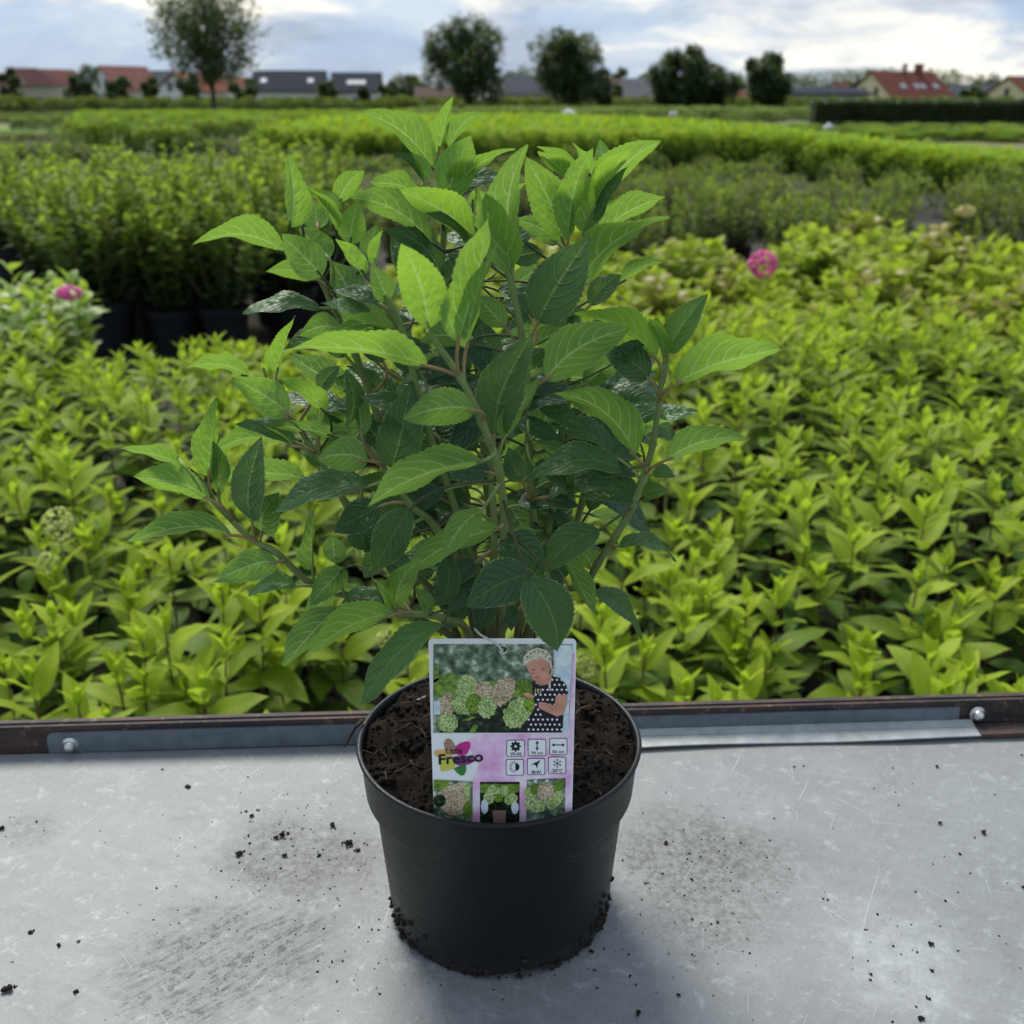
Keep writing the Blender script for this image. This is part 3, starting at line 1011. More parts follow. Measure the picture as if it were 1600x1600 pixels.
flat('printed_hair', [(915, 300), (918, 230), (958, 180), (1030, 152), (1110, 178), (1152, 240), (1162, 300), (1138, 330), (1122, 268), (1060, 240), (985, 256), (938, 292)], I_hair, g + 4, ph)
flat('printed_hair', [(1140, 240), (1170, 262), (1166, 340), (1150, 378), (1134, 372), (1150, 310)], I_hair, g + 4, ph)
flat('printed_hair', [(1120, 430), (1136, 420), (1138, 500), (1122, 494)], I_hair, g + 4, ph)
I_braid = ink('photo_braid', (0.26, 0.20, 0.14))
for bx_, by_ in ((945, 232), (972, 205), (1003, 190), (1036, 184), (1070, 192), (1102, 214), (1126, 246)):
    flat('printed_hair_strand', [(bx_ - 12, by_ - 9), (bx_ + 9, by_ - 14), (bx_ + 13, by_ + 3), (bx_ - 4, by_ + 10), (bx_ + 2, by_ - 4)], I_braid, g + 5, ph)
for by_ in (268, 292, 316, 340, 362):
    flat('printed_hair_strand', [(1146, by_), (1166, by_ - 8), (1164, by_ + 1), (1148, by_ + 8)], I_braid, g + 5, ph)
I_shade = ink('photo_line', (0.10, 0.04, 0.03))
flat('printed_face_line', [(975, 322), (1000, 330), (1020, 322), (1000, 337)], I_shade, g + 4, ph)
flat('printed_face_line', [(1050, 318), (1075, 325), (1095, 315), (1075, 333)], I_shade, g + 4, ph)
flat('printed_face_line', [(992, 385), (1015, 395), (1045, 384), (1018, 402)], I_shade, g + 4, ph)
flat('printed_face_line', [(972, 352), (985, 362), (1000, 360), (986, 368)], I_shade, g + 4, ph)
I_gold = ink('photo_gold', (0.5, 0.48, 0.25))
for x in (1012, 1034, 1054):
    flat('printed_dress_mark', [(x, 485), (x + 8, 483), (x + 6, 526), (x - 4, 528)], I_gold, g + 2, ph)

# logo: five rounded petals and lettering
logo = empty('logo', (0, 0, 0), 0, label)
for i, (pts, col) in enumerate((([(285, 985), (275, 930), (295, 898), (320, 893), (348, 915), (372, 960), (380, 1020), (320, 1030)], (0.40, 0.26, 0.17)),
                                ([(365, 960), (410, 928), (465, 915), (489, 925), (490, 960), (470, 1010), (420, 1040), (380, 1020)], (0.60, 0.03, 0.28)),
                                ([(193, 1005), (215, 988), (270, 985), (330, 1000), (330, 1050), (270, 1050), (215, 1040)], (0.78, 0.50, 0.16)),
                                ([(262, 1040), (330, 1040), (380, 1080), (370, 1120), (320, 1150), (258, 1160), (246, 1130)], (0.66, 0.66, 0.10)),
                                ([(355, 1135), (400, 1115), (455, 1100), (456, 1150), (440, 1188), (412, 1190), (380, 1165)], (0.05, 0.24, 0.04)),
                                ([(350, 1040), (450, 1030), (520, 1040), (530, 1070), (480, 1100), (400, 1112), (355, 1090)], (0.26, 0.05, 0.26)))):
    flat('petal', pts, ink('logo_petal', col), 2 + 0.5 * i, logo)


def text(name, s, X0, Y0, X1, Y1, m, layer, parent, bold=0.0, rot=0.0, shear=0.0):
    cu = bpy.data.curves.new('lettering', 'FONT')
    cu.body = s
    cu.size = 1.0
    cu.offset = bold
    cu.shear = shear
    cu.resolution_u = 3
    to = bpy.data.objects.new('lettering', cu)
    COL.objects.link(to)
    bpy.context.view_layer.update()
    me = bpy.data.meshes.new_from_object(to.evaluated_get(bpy.context.evaluated_depsgraph_get()))
    bpy.data.objects.remove(to)
    n = len(me.vertices)
    co = np.zeros(n * 3, np.float32)
    me.vertices.foreach_get('co', co)
    co = co.reshape(-1, 3)
    lo, hi = co.min(0), co.max(0)
    u = (co[:, 0] - lo[0]) / (hi[0] - lo[0])
    v = (co[:, 1] - lo[1]) / (hi[1] - lo[1])
    ax, ay = lz(X0, Y1)
    bx, by = lz(X1, Y0)
    x = ax + u * (bx - ax)
    y = ay + v * (by - ay) + (u - 0.5) * (bx - ax) * math.tan(rot)
    co = np.stack([x, y, np.full(n, 0.0004 + layer * 0.00009)], 1)
    me.vertices.foreach_set('co', co.astype(np.float32).ravel())
    me.materials.clear()
    me.materials.append(m)
    me.update()
    me.name = name
    return obj(name, me, parent)


text('lettering', 'Little', 296, 968, 425, 1012, I_ink, 6, logo, 0.012, 0.02)
text('lettering', 'Fresco', 236, 1006, 592, 1090, I_ink, 6, logo, 0.025, R(5))


# six pictogram boxes
def box_icon(x0, y0, x1, y1):
    e = empty('pictogram', (0, 0, 0), 0, label)
    flat('frame', rrect(x0, y0, x1, y1, 16), I_navy, 1.5, e)
    flat('field', rrect(x0 + 6, y0 + 6, x1 - 6, y1 - 6, 12), I_white, 2.5, e)
    return e


def bar(e, x0, y0, x1, y1, wd):
    L_ = math.hypot(x1 - x0, y1 - y0)
    nx_, ny_ = -(y1 - y0) / L_ * wd / 2, (x1 - x0) / L_ * wd / 2
    flat('symbol', [(x0 + nx_, y0 + ny_), (x1 + nx_, y1 + ny_), (x1 - nx_, y1 - ny_), (x0 - nx_, y0 - ny_)], I_ink, 3.5, e)


e = box_icon(780, 903, 930, 1040)
for i in range(8):
    a = i * math.pi / 4
    flat('symbol', ell(855 + 27 * math.cos(a), 955 + 27 * math.sin(a), 17, 11, 10, a), I_ink, 3.5 + 0.1 * i, e)
flat('symbol', ell(855, 955, 8, 8, 10), I_white, 5, e)
text('lettering', 'VI-XI', 810, 1004, 900, 1028, I_ink, 4, e, 0.03)
e = box_icon(953, 896, 1102, 1034)
bar(e, 1028, 925, 1028, 975, 8)
flat('symbol', [(1028, 908), (1042, 932), (1014, 932)], I_ink, 3.7, e)
flat('symbol', [(1028, 992), (1042, 966), (1014, 966)], I_ink, 3.7, e)
text('lettering', '70 cm', 980, 997, 1074, 1019, I_ink, 4, e, 0.02)
e = box_icon(1126, 888, 1272, 1026)
bar(e, 1165, 944, 1235, 944, 8)
flat('symbol', [(1142, 944), (1168, 930), (1168, 958)], I_ink, 3.7, e)
flat('symbol', [(1254, 944), (1230, 930), (1230, 958)], I_ink, 3.7, e)
text('lettering', '50 cm', 1150, 987, 1243, 1010, I_ink, 4, e, 0.02)
e = box_icon(776, 1058, 922, 1192)
flat('symbol', [(853, 1088)] + [(853 + 33 * math.sin(math.radians(a)), 1121 - 33 * math.cos(math.radians(a))) for a in range(10, 180, 17)] + [(853, 1154)], I_ink, 3.5, e)
for a in range(190, 351, 20):
    s_, c_ = math.sin(math.radians(a)), -math.cos(math.radians(a))
    bar(e, 853 + 31 * s_, 1121 + 31 * c_, 853 + 50 * s_, 1121 + 50 * c_, 5)
e = box_icon(947, 1050, 1093, 1187)
flat('symbol', [(978, 1108), (1010, 1085), (1030, 1080), (1052, 1063), (1048, 1082), (1034, 1100), (1028, 1140), (1020, 1112), (1006, 1102)], I_ink, 3.5, e)
text('lettering', 'III-IV', 984, 1150, 1062, 1176, I_ink, 4, e, 0.03)
e = box_icon(1117, 1040, 1262, 1178)
for i in range(3):
    a = i * math.pi / 3 + math.pi / 2
    bar(e, 1190 - 34 * math.cos(a), 1092 - 34 * math.sin(a), 1190 + 34 * math.cos(a), 1092 + 34 * math.sin(a), 5)
    for sg in (-1, 1):
        qx, qy = 1190 + sg * 22 * math.cos(a), 1092 + sg * 22 * math.sin(a)
        for da in (-0.7, 0.7):
            bar(e, qx, qy, qx + sg * 13 * math.cos(a + da), qy + sg * 13 * math.sin(a + da), 4)
text('lettering', '-30\u00b0C', 1137, 1136, 1234, 1166, I_ink, 4, e, 0.02)

# three small photographs along the bottom
th = empty('thumbnail', (0, 0, 0), 0, label)
flat('photo_background', [(194, 1222), (510, 1240), (508, 1560), (194, 1560)], I_bokeh, 1.5, th)
flat('photo_background', [(196, 1226), (320, 1232), (320, 1300), (196, 1310)], I_lime, 2.0, th)
flat('printed_panicle', [(205, 1340), (300, 1280), (420, 1245), (485, 1255), (492, 1340), (470, 1440), (430, 1500), (330, 1520), (260, 1460)], I_rose, 2.5, th)
flat('printed_panicle', [(430, 1262), (488, 1256), (492, 1340), (468, 1430), (440, 1340)], I_cream, 3, th)
flat('printed_panicle', ell(470, 1470, 38, 70, 24, 0, 0.1), I_lime, 3.2, th)
flat('photo_background', ell(243, 1392, 50, 50, 20), I_dark, 3.5, th)
th = empty('thumbnail', (0, 0, 0), 0, label)
flat('photo_background', [(568, 1242), (888, 1242), (885, 1600), (568, 1600)], I_dark, 1.5, th)
flat('photo_background', [(570, 1262), (886, 1262), (886, 1320), (570, 1330)], I_grass, 2.0, th)
for i, (cx, cy, rx, ry, rot, mm) in enumerate(((665, 1310, 36, 45, 0.2, I_cream), (640, 1370, 45, 55, 0, I_cream), (712, 1320, 26, 34, 0, I_cream), (765, 1315, 36, 44, 0.4, I_cream),
                                               (720, 1370, 34, 36, 0, I_lime), (830, 1310, 36, 30, 0, I_lime), (815, 1380, 56, 44, -0.4, I_cream), (605, 1440, 30, 60, 0, I_light), (850, 1450, 30, 50, 0, I_light))):
    flat('printed_panicle', ell(cx, cy, rx, ry, 24, rot, 0.12), mm, 2.5 + 0.2 * i, th)
flat('printed_pot', [(668, 1470), (780, 1470), (770, 1600), (680, 1600)], ink('print_pot', (0.33, 0.2, 0.16)), 4.6, th)
th = empty('thumbnail', (0, 0, 0), 0, label)
flat('photo_background', [(945, 1225), (1258, 1210), (1250, 1560), (940, 1560)], I_bokeh, 1.5, th)
for x in (1000, 1095):
    flat('photo_background', [(x, 1226), (x + 28, 1224), (x + 28, 1300), (x, 1300)], I_light, 2.0, th)
for i, (cx, cy, rx, ry, rot, mm) in enumerate(((970, 1340, 42, 62, -0.4, I_cream), (1010, 1300, 34, 50, 0, I_lime), (1200, 1275, 42, 55, 0.3, I_lime), (1095, 1320, 66, 78, 0, I_rose),
                                               (1190, 1375, 44, 70, 0.55, I_cream), (950, 1420, 22, 50, 0, I_cream), (1028, 1440, 64, 52, 0, I_cream), (1140, 1420, 40, 50, 0, I_cream))):
    flat('printed_panicle', ell(cx, cy, rx, ry, 28, rot, 0.12), mm, 2.5 + 0.2 * i, th)

# thin white tie wire through the hole, looping back to the stems
wire = []
for (X, Y, dz) in ((748, 205, -0.004), (745, 205, 0.0012), (742, 180, 0.0022), (722, 128, 0.004), (675, 90, 0.004), (610, 76, 0.001), (560, 80, -0.004), (520, 95, -0.012)):
    x, y = lz(X, Y)
    wire.append((x, y, dz))
mb = MB()
mb.tube(smooth_path(wire, 5), 0.0006, 6)
mb.build('tie_wire', ink('tie_wire', (0.6, 0.62, 0.6)), label, True)

# ------------------------------------------------------------------ leaves of the front plant
def leaf_grid(L, W, rows, cols, fold, arch, side, wave, teeth, seed, twist=0.0):
    """leaf along +Y, top side +Z; returns verts, faces, uv"""
    r_ = np.random.default_rng(seed)
    v = np.linspace(0, 1, rows + 1)
    prof = np.maximum(v, 1e-6) ** 0.62 * (1 - v) ** 0.98
    prof = prof / prof.max()
    prof = np.maximum(prof, 0.012)
    u = np.linspace(-1, 1, cols + 1)
    uu, vv = np.meshgrid(u, v)
    half = (W / 2) * prof[:, None] * np.ones_like(uu)
    if teeth:
        tooth = np.where(np.arange(rows + 1) % 2 == 1, 1.055, 0.985)
        tooth[:3] = 1
        half = half * np.where(np.abs(uu) > 0.99, tooth[:, None] + 0.02 * r_.standard_normal((rows + 1, 1)), 1.0)
    fl = fold * (0.8 + 0.5 * (1 - vv) * 0.5)
    au = np.abs(uu)
    x = uu * half * np.cos(fl)
    z = au * half * np.sin(fl) - 0.16 * half * au ** 2.5
    ph = r_.random(4) * 6.28
    z = z + wave * L * au ** 1.6 * np.sin(2 * math.pi * (2.1 * vv) + ph[0] + np.where(uu > 0, 0, 1.7))
    tw = twist * (vv - 0.3)
    x, z = x * np.cos(tw) - z * np.sin(tw), x * np.sin(tw) + z * np.cos(tw)
    # quilted surface between the side veins
    arc = vv - 0.40 * au ** 1.6
    tri = np.abs((arc * 6.5 + 0.5) % 1.0 - 0.5) * 2
    z = z + 0.0028 * L * tri * (1 - au ** 4) * np.minimum(prof[:, None] * 2, 1)
    z = z + arch * L * np.sin(math.pi * vv ** 0.9)
    x = x + side * L * np.sin(math.pi * vv)
    y = vv * L
    tipb = r_.uniform(-0.25, 0.55) if teeth else 0.1
    z = z - tipb * L * np.maximum(0, vv - 0.55) ** 2
    V = np.stack([x, y, z], -1).reshape(-1, 3)
    c1 = cols + 1
    i = np.arange(rows)[:, None] * c1 + np.arange(cols)[None]
    F = np.stack([i, i + 1, i + 1 + c1, i + c1], -1).reshape(-1, 4)
    uv = np.stack([(uu + 1) / 2, vv], -1).reshape(-1, 2)
    return V, F, uv


def plant_pt(x, y, d):
    """pixel -> point d cm in front of the pot's axis plane"""
    return at_y(x, y, POT_Y - d / 100.0)


# stems: pixel polylines with depth (cm towards the camera)
STEMS = {
    'F': [(1036, 569, 3), (1031, 619, 3), (1020, 694, 3), (1006, 744, 3), (987, 794, 3), (962, 837, 3), (934, 881, 2.5), (912, 916, 2), (880, 925, 1), (820, 1000, 0.5), (800, 1160, 0)],
    'D': [(667, 517, 8), (719, 590, 8.5), (753, 660, 9), (780, 737, 8), (788, 830, 6), (784, 960, 3), (783, 1165, 1)],
    'E': [(792, 424, 3), (800, 446, 3), (816, 530, 3), (826, 622, 3), (826, 700, 2.5), (830, 769, 2), (832, 830, 1.5), (812, 960, 0.5), (792, 1165, 0)],
    'C': [(925, 361, -1), (908, 392, -1), (886, 446, -1), (886, 502, -1), (880, 600, -1), (876, 700, -0.5), (862, 800, 0), (835, 950, 0), (795, 1165, -1)],
    'A': [(702, 306, -3), (694, 360, -3), (690, 480, -3), (712, 650, -2), (752, 960, -1), (780, 1165, -1)],
    'H': [(497, 431, -1), (515, 466, -1), (556, 556, -1), (590, 650, -1), (640, 770, 0), (690, 850, 0), (745, 980, 0), (778, 1165, 0)],
    'J': [(450, 644, 1), (494, 709, 1), (541, 787, 1), (600, 860, 1), (700, 960, 0), (776, 1165, 0)],
    'K': [(578, 700, 4), (640, 787, 4), (681, 825, 3), (740, 940, 1), (780, 1165, 0.5)],
    'I': [(331, 781, 3), (392, 842, 3.5), (431, 862, 3.5), (484, 910, 3), (553, 934, 3), (650, 965, 2), (735, 1030, 1), (775, 1165, 0)],
    'G': [(605, 953, 8), (622, 958, 8), (694, 967, 7), (740, 1010, 4), (782, 1165, 2)],
    'B': [(603, 461, 5), (631, 524, 5), (662, 650, 4), (720, 820, 2), (760, 960, 1), (779, 1165, 0)],
    'L': [(765, 640, 1), (766, 742, 3), (772, 820, 3), (770, 960, 1), (783, 1165, 0)],
    'N': [(560, 330, -4), (590, 430, -4), (640, 600, -3), (720, 880, -2), (775, 1165, -1)],
    'O': [(960, 590, -4), (930, 700, -4), (890, 860, -2), (800, 1165, -1)],
    'Q': [(745, 590, -5), (760, 760, -4), (780, 980, -2), (786, 1165, -1)],
}
stem_pts = []
HB = np.array([POT_X, POT_Y, TABLE_Z])
m, t = mat('hydrangea_stem')
tcn = t.n('ShaderNodeTexCoord')
zc = t.n('ShaderNodeSeparateXYZ', Vector=tcn.outputs['Object']).outputs[2]
nz = t.noise(tcn.outputs['Object'], 70.0, 4.0, 0.6)
age = t.rng(t.math('ADD', zc, t.math('MULTIPLY_ADD', nz, 0.08, -0.04)), 0.17, 0.30, 0.0, 1.0, True)
c = t.mix(age, (0.055, 0.034, 0.022, 1), (0.17, 0.24, 0.075, 1))
c = t.mix(t.rng(nz, 0.5, 0.75, 0.0, 0.5), c, (0.11, 0.085, 0.04, 1))
out(t, t.n('ShaderNodeBsdfPrincipled', Base_Color=c, Roughness=0.55, Specular_IOR_Level=0.3))
M['hydrangea_stem'] = m
for key, pl in STEMS.items():
    P = np.array([plant_pt(*q) for q in pl])
    P[-1, 2] = TABLE_Z + H - 0.03
    P = smooth_path(P, 6)
    n = len(P)
    rad = 0.0015 + 0.0011 * np.linspace(0, 1, n) ** 0.8
    # slightly swollen nodes
    for i in range(6, n - 8, 6):
        rad[i] *= 1.22
    V, F = tube_geo(P - HB, rad, 10)
    obj('stem', mk_mesh('stem', V, F, M['hydrangea_stem'], smooth=True), hero)
    for i in range(int(n * 0.93)):
        stem_pts.append((P[i], key))
SP = np.array([p for p, _ in stem_pts])


def project(p):
    d = np.asarray(p) - CAM
    zf = d @ FWD
    return 800 + FPX * (d @ RIGHT) / zf, 800 - FPX * (d @ UPV) / zf


SPX = np.array([project(p) for p in SP])
# leaves: (base x, base y, tip x, tip y, visible width, side seen, age 0..1, [depth cm, tip depth change, flags])
R3, R4, R5, R6, R7 = (150, 150), (550, 130), (150, 550), (550, 550), (850, 400)
LEAVES = [
 (R4, [
  (400,420,55,130,190,'U',.55,-2), (430,350,498,65,105,'U',.7,-3), (490,330,635,135,95,'U',.5,-4), (480,565,595,260,190,'U',.75,-1),
  (370,530,215,345,70,'T',.15,-3), (380,500,305,350,60,'U',.95,-1), (500,560,815,330,145,'U',.5,-2), (510,570,770,470,100,'T',.1,-3), (360,600,80,500,115,'U',.45,-4),
  (400,800,0,545,160,'U',.4,0), (610,770,235,540,150,'U',.92,2), (600,835,365,640,95,'T',.2,1), (440,950,160,720,140,'T',.1,-1),
  (800,960,835,305,215,'U',.55,3), (785,925,620,530,180,'U',.6,2.5), (1060,800,865,375,215,'U',.55,0), (1080,790,1180,320,115,'U',.7,0.5),
  (1110,480,935,300,105,'U',.55,-3), (1130,520,930,335,85,'U',.6,-2.5), (1200,480,1105,300,55,'U',.7,-2), (1240,470,1235,275,85,'U',.75,-2),
  (1200,640,1380,320,135,'U',.78,-.5), (1240,650,1535,280,155,'U',.6,-1), (1220,700,1385,420,80,'T',.15,-.8), (1180,740,1100,560,115,'U',.5,-1),
  (1230,770,1560,565,115,'U',.45,-2), (1130,1020,1580,655,215,'U',.5,1), (1340,1000,1550,885,65,'U',.4,-2), (1190,1110,1345,950,120,'T',.25,-1),
  (930,1195,1190,775,260,'T',.12,4), (1030,800,810,680,115,'U',.3,-2), (800,880,960,840,120,'T',.1,-2), (600,620,610,530,40,'U',1,2),
  (385,1230,250,795,235,'U',1,9), (530,1300,690,650,180,'U',.6,9), (570,1330,725,790,115,'U',.5,8), (170,1080,100,905,120,'T',.28,6),
  (380,1415,-348,1318,155,'U',.72,9), (970,1480,1390,1225,255,'U',.35,5), (765,1220,620,1060,130,'U',.3,3), (640,1010,480,860,130,'T',.1,1),
  (900,1180,760,1040,120,'T',.1,1), (700,1400,640,1180,150,'T',.1,2), (560,1480,440,1290,150,'T',.08,3), (1000,1330,900,1180,120,'U',.35,0), (820,760,690,640,120,'T',.2,0),
  (720,700,860,480,110,'U',.5,-3), (300,960,200,800,110,'T',.15,2), (1010,950,1130,830,110,'U',.3,-2), (480,1000,560,860,120,'T',.12,-1),
 ]),
 (R3, [
  (970,660,950,290,135,'U',.75,0), (1030,640,1030,470,45,'U',.75,-1), (940,780,485,722,125,'U',.55,1), (1130,900,925,690,180,'U',.45,2),
  (1170,815,1010,655,145,'U',.5,0), (1090,910,850,870,105,'U',.45,0), (1200,670,1065,445,75,'U',.6,-1), (1210,540,1340,365,115,'U',.55,-3),
  (1230,580,1090,470,80,'T',.3,-2), (1110,665,1100,530,110,'U',.6,-2), (1270,740,1310,530,135,'U',.8,-1), (1350,900,1200,715,85,'U',.88,3), (1390,850,1430,670,65,'U',.92,4),
  (1360,800,1410,640,100,'T',.25,1), (1290,1040,1180,830,190,'U',.3,1), (1420,1040,1180,980,85,'T',.15,3), (1120,1060,735,1100,85,'T',.2,1),
  (1230,1170,1020,1190,135,'U',.4,1), (1500,1170,1175,1190,80,'U',.45,4), (1390,1130,1120,1035,80,'T',.3,3), (900,1390,1000,1100,95,'U',.72,1),
  (1160,1225,940,1260,95,'T',.2,0), (760,1400,445,1352,75,'U',.55,0), (960,1590,690,1410,175,'U',.6,2), (1150,1580,900,1410,115,'U',.85,2), (845,1390,825,1330,30,'U',.9,0),
  (1330,1100,1290,880,140,'T',.1,-1), (1440,1330,1300,1180,120,'T',.1,0), (1560,900,1480,700,130,'T',.12,-2), (1250,1300,1120,1180,110,'T',.1,-1),
 ]),
 (R5, [
  (560,620,605,230,140,'U',.78,3), (420,560,120,490,75,'U',.5,2), (570,735,180,630,165,'U',.6,4), (610,705,605,450,90,'T',.4,2), (425,550,400,510,30,'U',.95,3),
  (680,915,150,970,105,'U',.4,4), (780,840,838,420,170,'T',.1,4), (830,900,905,715,190,'T',.4,2.5), (900,1050,600,1140,155,'U',.4,4), (1000,1170,765,1225,95,'T',.42,4),
  (1050,640,590,630,115,'U',.38,0), (985,470,580,480,90,'U',.38,2), (1000,450,690,370,105,'T',.2,1), (1190,420,830,360,60,'U',.35,2), (1110,580,1060,400,115,'T',.35,1),
  (1365,670,880,800,145,'T',.22,6), (1080,1090,1085,750,95,'U',.3,3), (1240,1080,1070,1265,135,'U',.35,5), (1200,1060,1180,910,125,'U',.3,4), (1330,1190,1045,1360,95,'U',.3,4),
  (1220,1270,935,1570,115,'U',.35,6), (1440,1230,1170,1340,105,'T',.25,6), (1420,770,1190,900,175,'T',.06,4), (1250,370,1240,80,105,'T',.12,3), (1330,425,1290,140,70,'U',.35,4),
  (1110,440,1140,190,85,'U',.3,1), (1120,195,1220,70,95,'T',.1,1), (1490,1310,1060,1510,175,'U',.6,9), (1360,545,1105,535,180,'U',.45,6), (1380,980,1250,860,150,'T',.08,2),
  (1290,620,1150,540,120,'T',.1,0), (1450,500,1330,330,170,'T',.06,2), (1500,900,1340,1000,150,'T',.1,3), (1560,1120,1420,1010,150,'T',.08,3),
 ]),
 (R6, [
  (620,290,255,330,205,'U',.5,10), (715,410,905,-90,265,'T',.1,7), (755,440,935,110,125,'U',.3,8), (660,545,70,745,170,'U',.42,11), (690,600,470,590,130,'T',.08,5),
  (290,785,110,1090,195,'T',.2,8), (650,790,455,1030,135,'U',.4,9), (740,880,240,1110,120,'U',.33,7), (730,960,965,1100,220,'T',.07,6), (900,1115,572,1272,235,'T',.09,9),
  (885,1130,1040,1505,255,'T',.14,11), (490,1030,460,1250,125,'T',.1,6), (620,1050,500,1160,125,'T',.05,3), (215,1285,342,1042,135,'U',.5,8), (175,1285,118,1120,65,'U',.97,8),
  (450,1360,50,1775,150,'T',.25,11), (390,1290,320,1180,85,'T',.2,6), (200,580,290,150,225,'T',.05,4), (640,430,360,380,205,'T',.06,3), (850,640,780,470,120,'T',.06,3),
  (1310,520,970,370,115,'T',.25,2), (930,395,1105,180,185,'U',.22,1), (1160,175,1370,30,130,'U',.35,-1), (1350,590,862,645,165,'T',.22,6), (1240,890,960,1100,180,'T',.25,6),
  (1050,1015,1208,1312,95,'U',.3,4), (1205,1090,1105,975,105,'U',.3,1), (1200,1205,1440,1460,95,'T',.2,3), (700,1240,620,1400,130,'T',.1,3), (560,760,380,700,170,'T',.06,2),
  (380,900,330,740,140,'T',.06,1), (900,860,830,700,130,'T',.06,1), (1000,900,1100,760,120,'T',.08,0), (800,940,960,900,60,'U',.25,3), (1060,1130,990,1010,130,'T',.06,2),
  (760,1250,800,1390,110,'T',.1,2), (540,1330,470,1200,120,'T',.08,2), (1150,480,1080,330,150,'T',.06,-2), (1000,640,1130,540,140,'T',.08,0), (430,560,520,380,160,'T',.05,1),
  (300,560,420,700,140,'T',.06,2), (120,860,0,780,130,'T',.1,3), (150,1010,60,1130,120,'U',.2,3), (480,250,640,130,160,'T',.06,2), (700,80,560,-20,170,'T',.07,3),
 ]),
 (R7, [
  (560,510,170,260,135,'U',.88,3), (600,500,520,290,75,'U',.85,3), (615,490,560,300,50,'U',.8,2), (620,480,808,190,155,'T',.3,3), (660,640,1195,468,195,'U',.62,4),
  (525,610,300,465,175,'T',.1,3), (200,640,430,540,105,'U',.3,1), (455,1000,65,650,175,'U',.42,5), (480,930,370,710,135,'U',.5,0), (610,1020,1020,890,115,'U',.4,4),
  (540,1090,655,1105,75,'T',.3,1), (490,1210,622,1168,95,'T',.3,1), (440,1245,385,1080,120,'T',.2,2), (250,1190,545,1425,105,'T',.1,0), (20,1205,395,1150,95,'T',.15,3),
  (375,1450,672,1500,75,'T',.25,4), (480,920,640,810,70,'U',.45,-1), (330,900,240,760,130,'T',.08,-1), (350,780,500,700,90,'T',.3,-2), (160,420,60,300,130,'T',.1,-1),
 ]),
]
SEED = 0
rr = random.Random(11)


def hero_leaf(bx, by, tx_, ty_, wpx, face, age, depth, dd=None):
    global SEED
    SEED += 1
    if dd is None:
        dd = rr.uniform(-1.6, 1.6) + (0.8 if depth > 5 else 0)
    B, T = plant_pt(bx, by, depth), plant_pt(tx_, ty_, depth + dd)
    d = T - B
    L = np.linalg.norm(d)
    d = d / L
    mid = (B + T) / 2
    c = CAM - mid
    dist = np.linalg.norm(c)
    c = c / dist
    cp = c - (c @ d) * d
    cp /= np.linalg.norm(cp)
    e = np.cross(cp, d)
    if e @ UPV < 0:
        e = -e
    Lpx = math.hypot(tx_ - bx, ty_ - by)
    ratio = wpx / max(Lpx, 1)
    nat = 0.50
    fold = R(rr.uniform(14, 26))
    arch = rr.uniform(0.03, 0.08)
    if ratio >= nat * 0.9:
        tilt, W = rr.uniform(8, 24), ratio * 1.05 * Lpx * dist / FPX
    elif face == 'U' and ratio < 0.43:
        # blade folded up along the midrib: one half shows its underside, the midrib runs along the lower edge
        tilt, fold = rr.uniform(50, 62), R(rr.uniform(25, 33))
        W = min(0.60, 2.0 * ratio) * Lpx * dist / FPX
        arch = rr.uniform(0.0, 0.05)
    else:
        tilt, W = min(66.0, math.degrees(math.acos(max(ratio / nat, 0.05)))), nat * Lpx * dist / FPX
        if face == 'T':
            arch = rr.uniform(0.05, 0.12)
    W = min(max(W, 0.3 * L), 0.80 * L)
    tau = R(tilt if face == 'T' else 180 - tilt)
    N_ = math.cos(tau) * cp + math.sin(tau) * e
    X = np.cross(d, N_)
    V, F, uv = leaf_grid(L, W, 34, 10, fold, arch, rr.uniform(-0.05, 0.05), rr.uniform(0.008, 0.024), True, SEED, rr.uniform(-0.5, 0.5))
    Rm = np.stack([X, d, N_], 1)
    V = V @ Rm.T + B - HB
    hor = abs(tx_ - bx) / max(Lpx, 1)
    bend = rr.uniform(0.03, 0.13) * hor ** 2 + rr.uniform(-0.03, 0.03)
    V = V + e[None] * (bend * L * np.sin(math.pi * uv[:, 1] ** 0.85))[:, None]
    # petiole to the nearest stem
    dpx = np.hypot(SPX[:, 0] - bx, SPX[:, 1] - by)
    want = B - d * 0.016 - np.array([0, 0, 0.006])
    k = int(np.argmin(np.linalg.norm(SP - want, axis=1)))
    A_ = SP[k]
    nq = len(F)
    gap = np.linalg.norm(A_ - B)
    ctrl = B - d * min(0.02, gap * 0.45) if gap > 0.004 else (A_ + B) / 2
    s = np.linspace(0, 1, 7)[:, None]
    path = (1 - s) ** 2 * A_ + 2 * s * (1 - s) * ctrl + s ** 2 * (B + d * 0.004)
    Vp, Fp = tube_geo(path - HB, np.linspace(0.0011, 0.0008, 7) * (1.0 if gap < 0.03 else 0.8), 6)
    FF = [tuple(f) for f in F] + [tuple(i + len(V) for i in f) for f in Fp]
    uvp = np.tile([[0.5, 0.0]], (len(Vp), 1))
    pm = M['red_petiole'] if (rr.random() < 0.5 and gap < 0.028) else M['dim_stem'] if gap > 0.028 else M['green_stem']
    me = mk_mesh('leaf', np.concatenate([V, Vp]), FF, [M['leaf'], pm], uv=np.concatenate([uv, uvp]), smooth=True,
                 mi=[0] * nq + [1] * len(Fp))
    o = obj('leaf', me, hero)
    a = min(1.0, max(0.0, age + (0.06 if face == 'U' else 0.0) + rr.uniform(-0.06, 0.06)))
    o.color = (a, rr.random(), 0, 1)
    return o


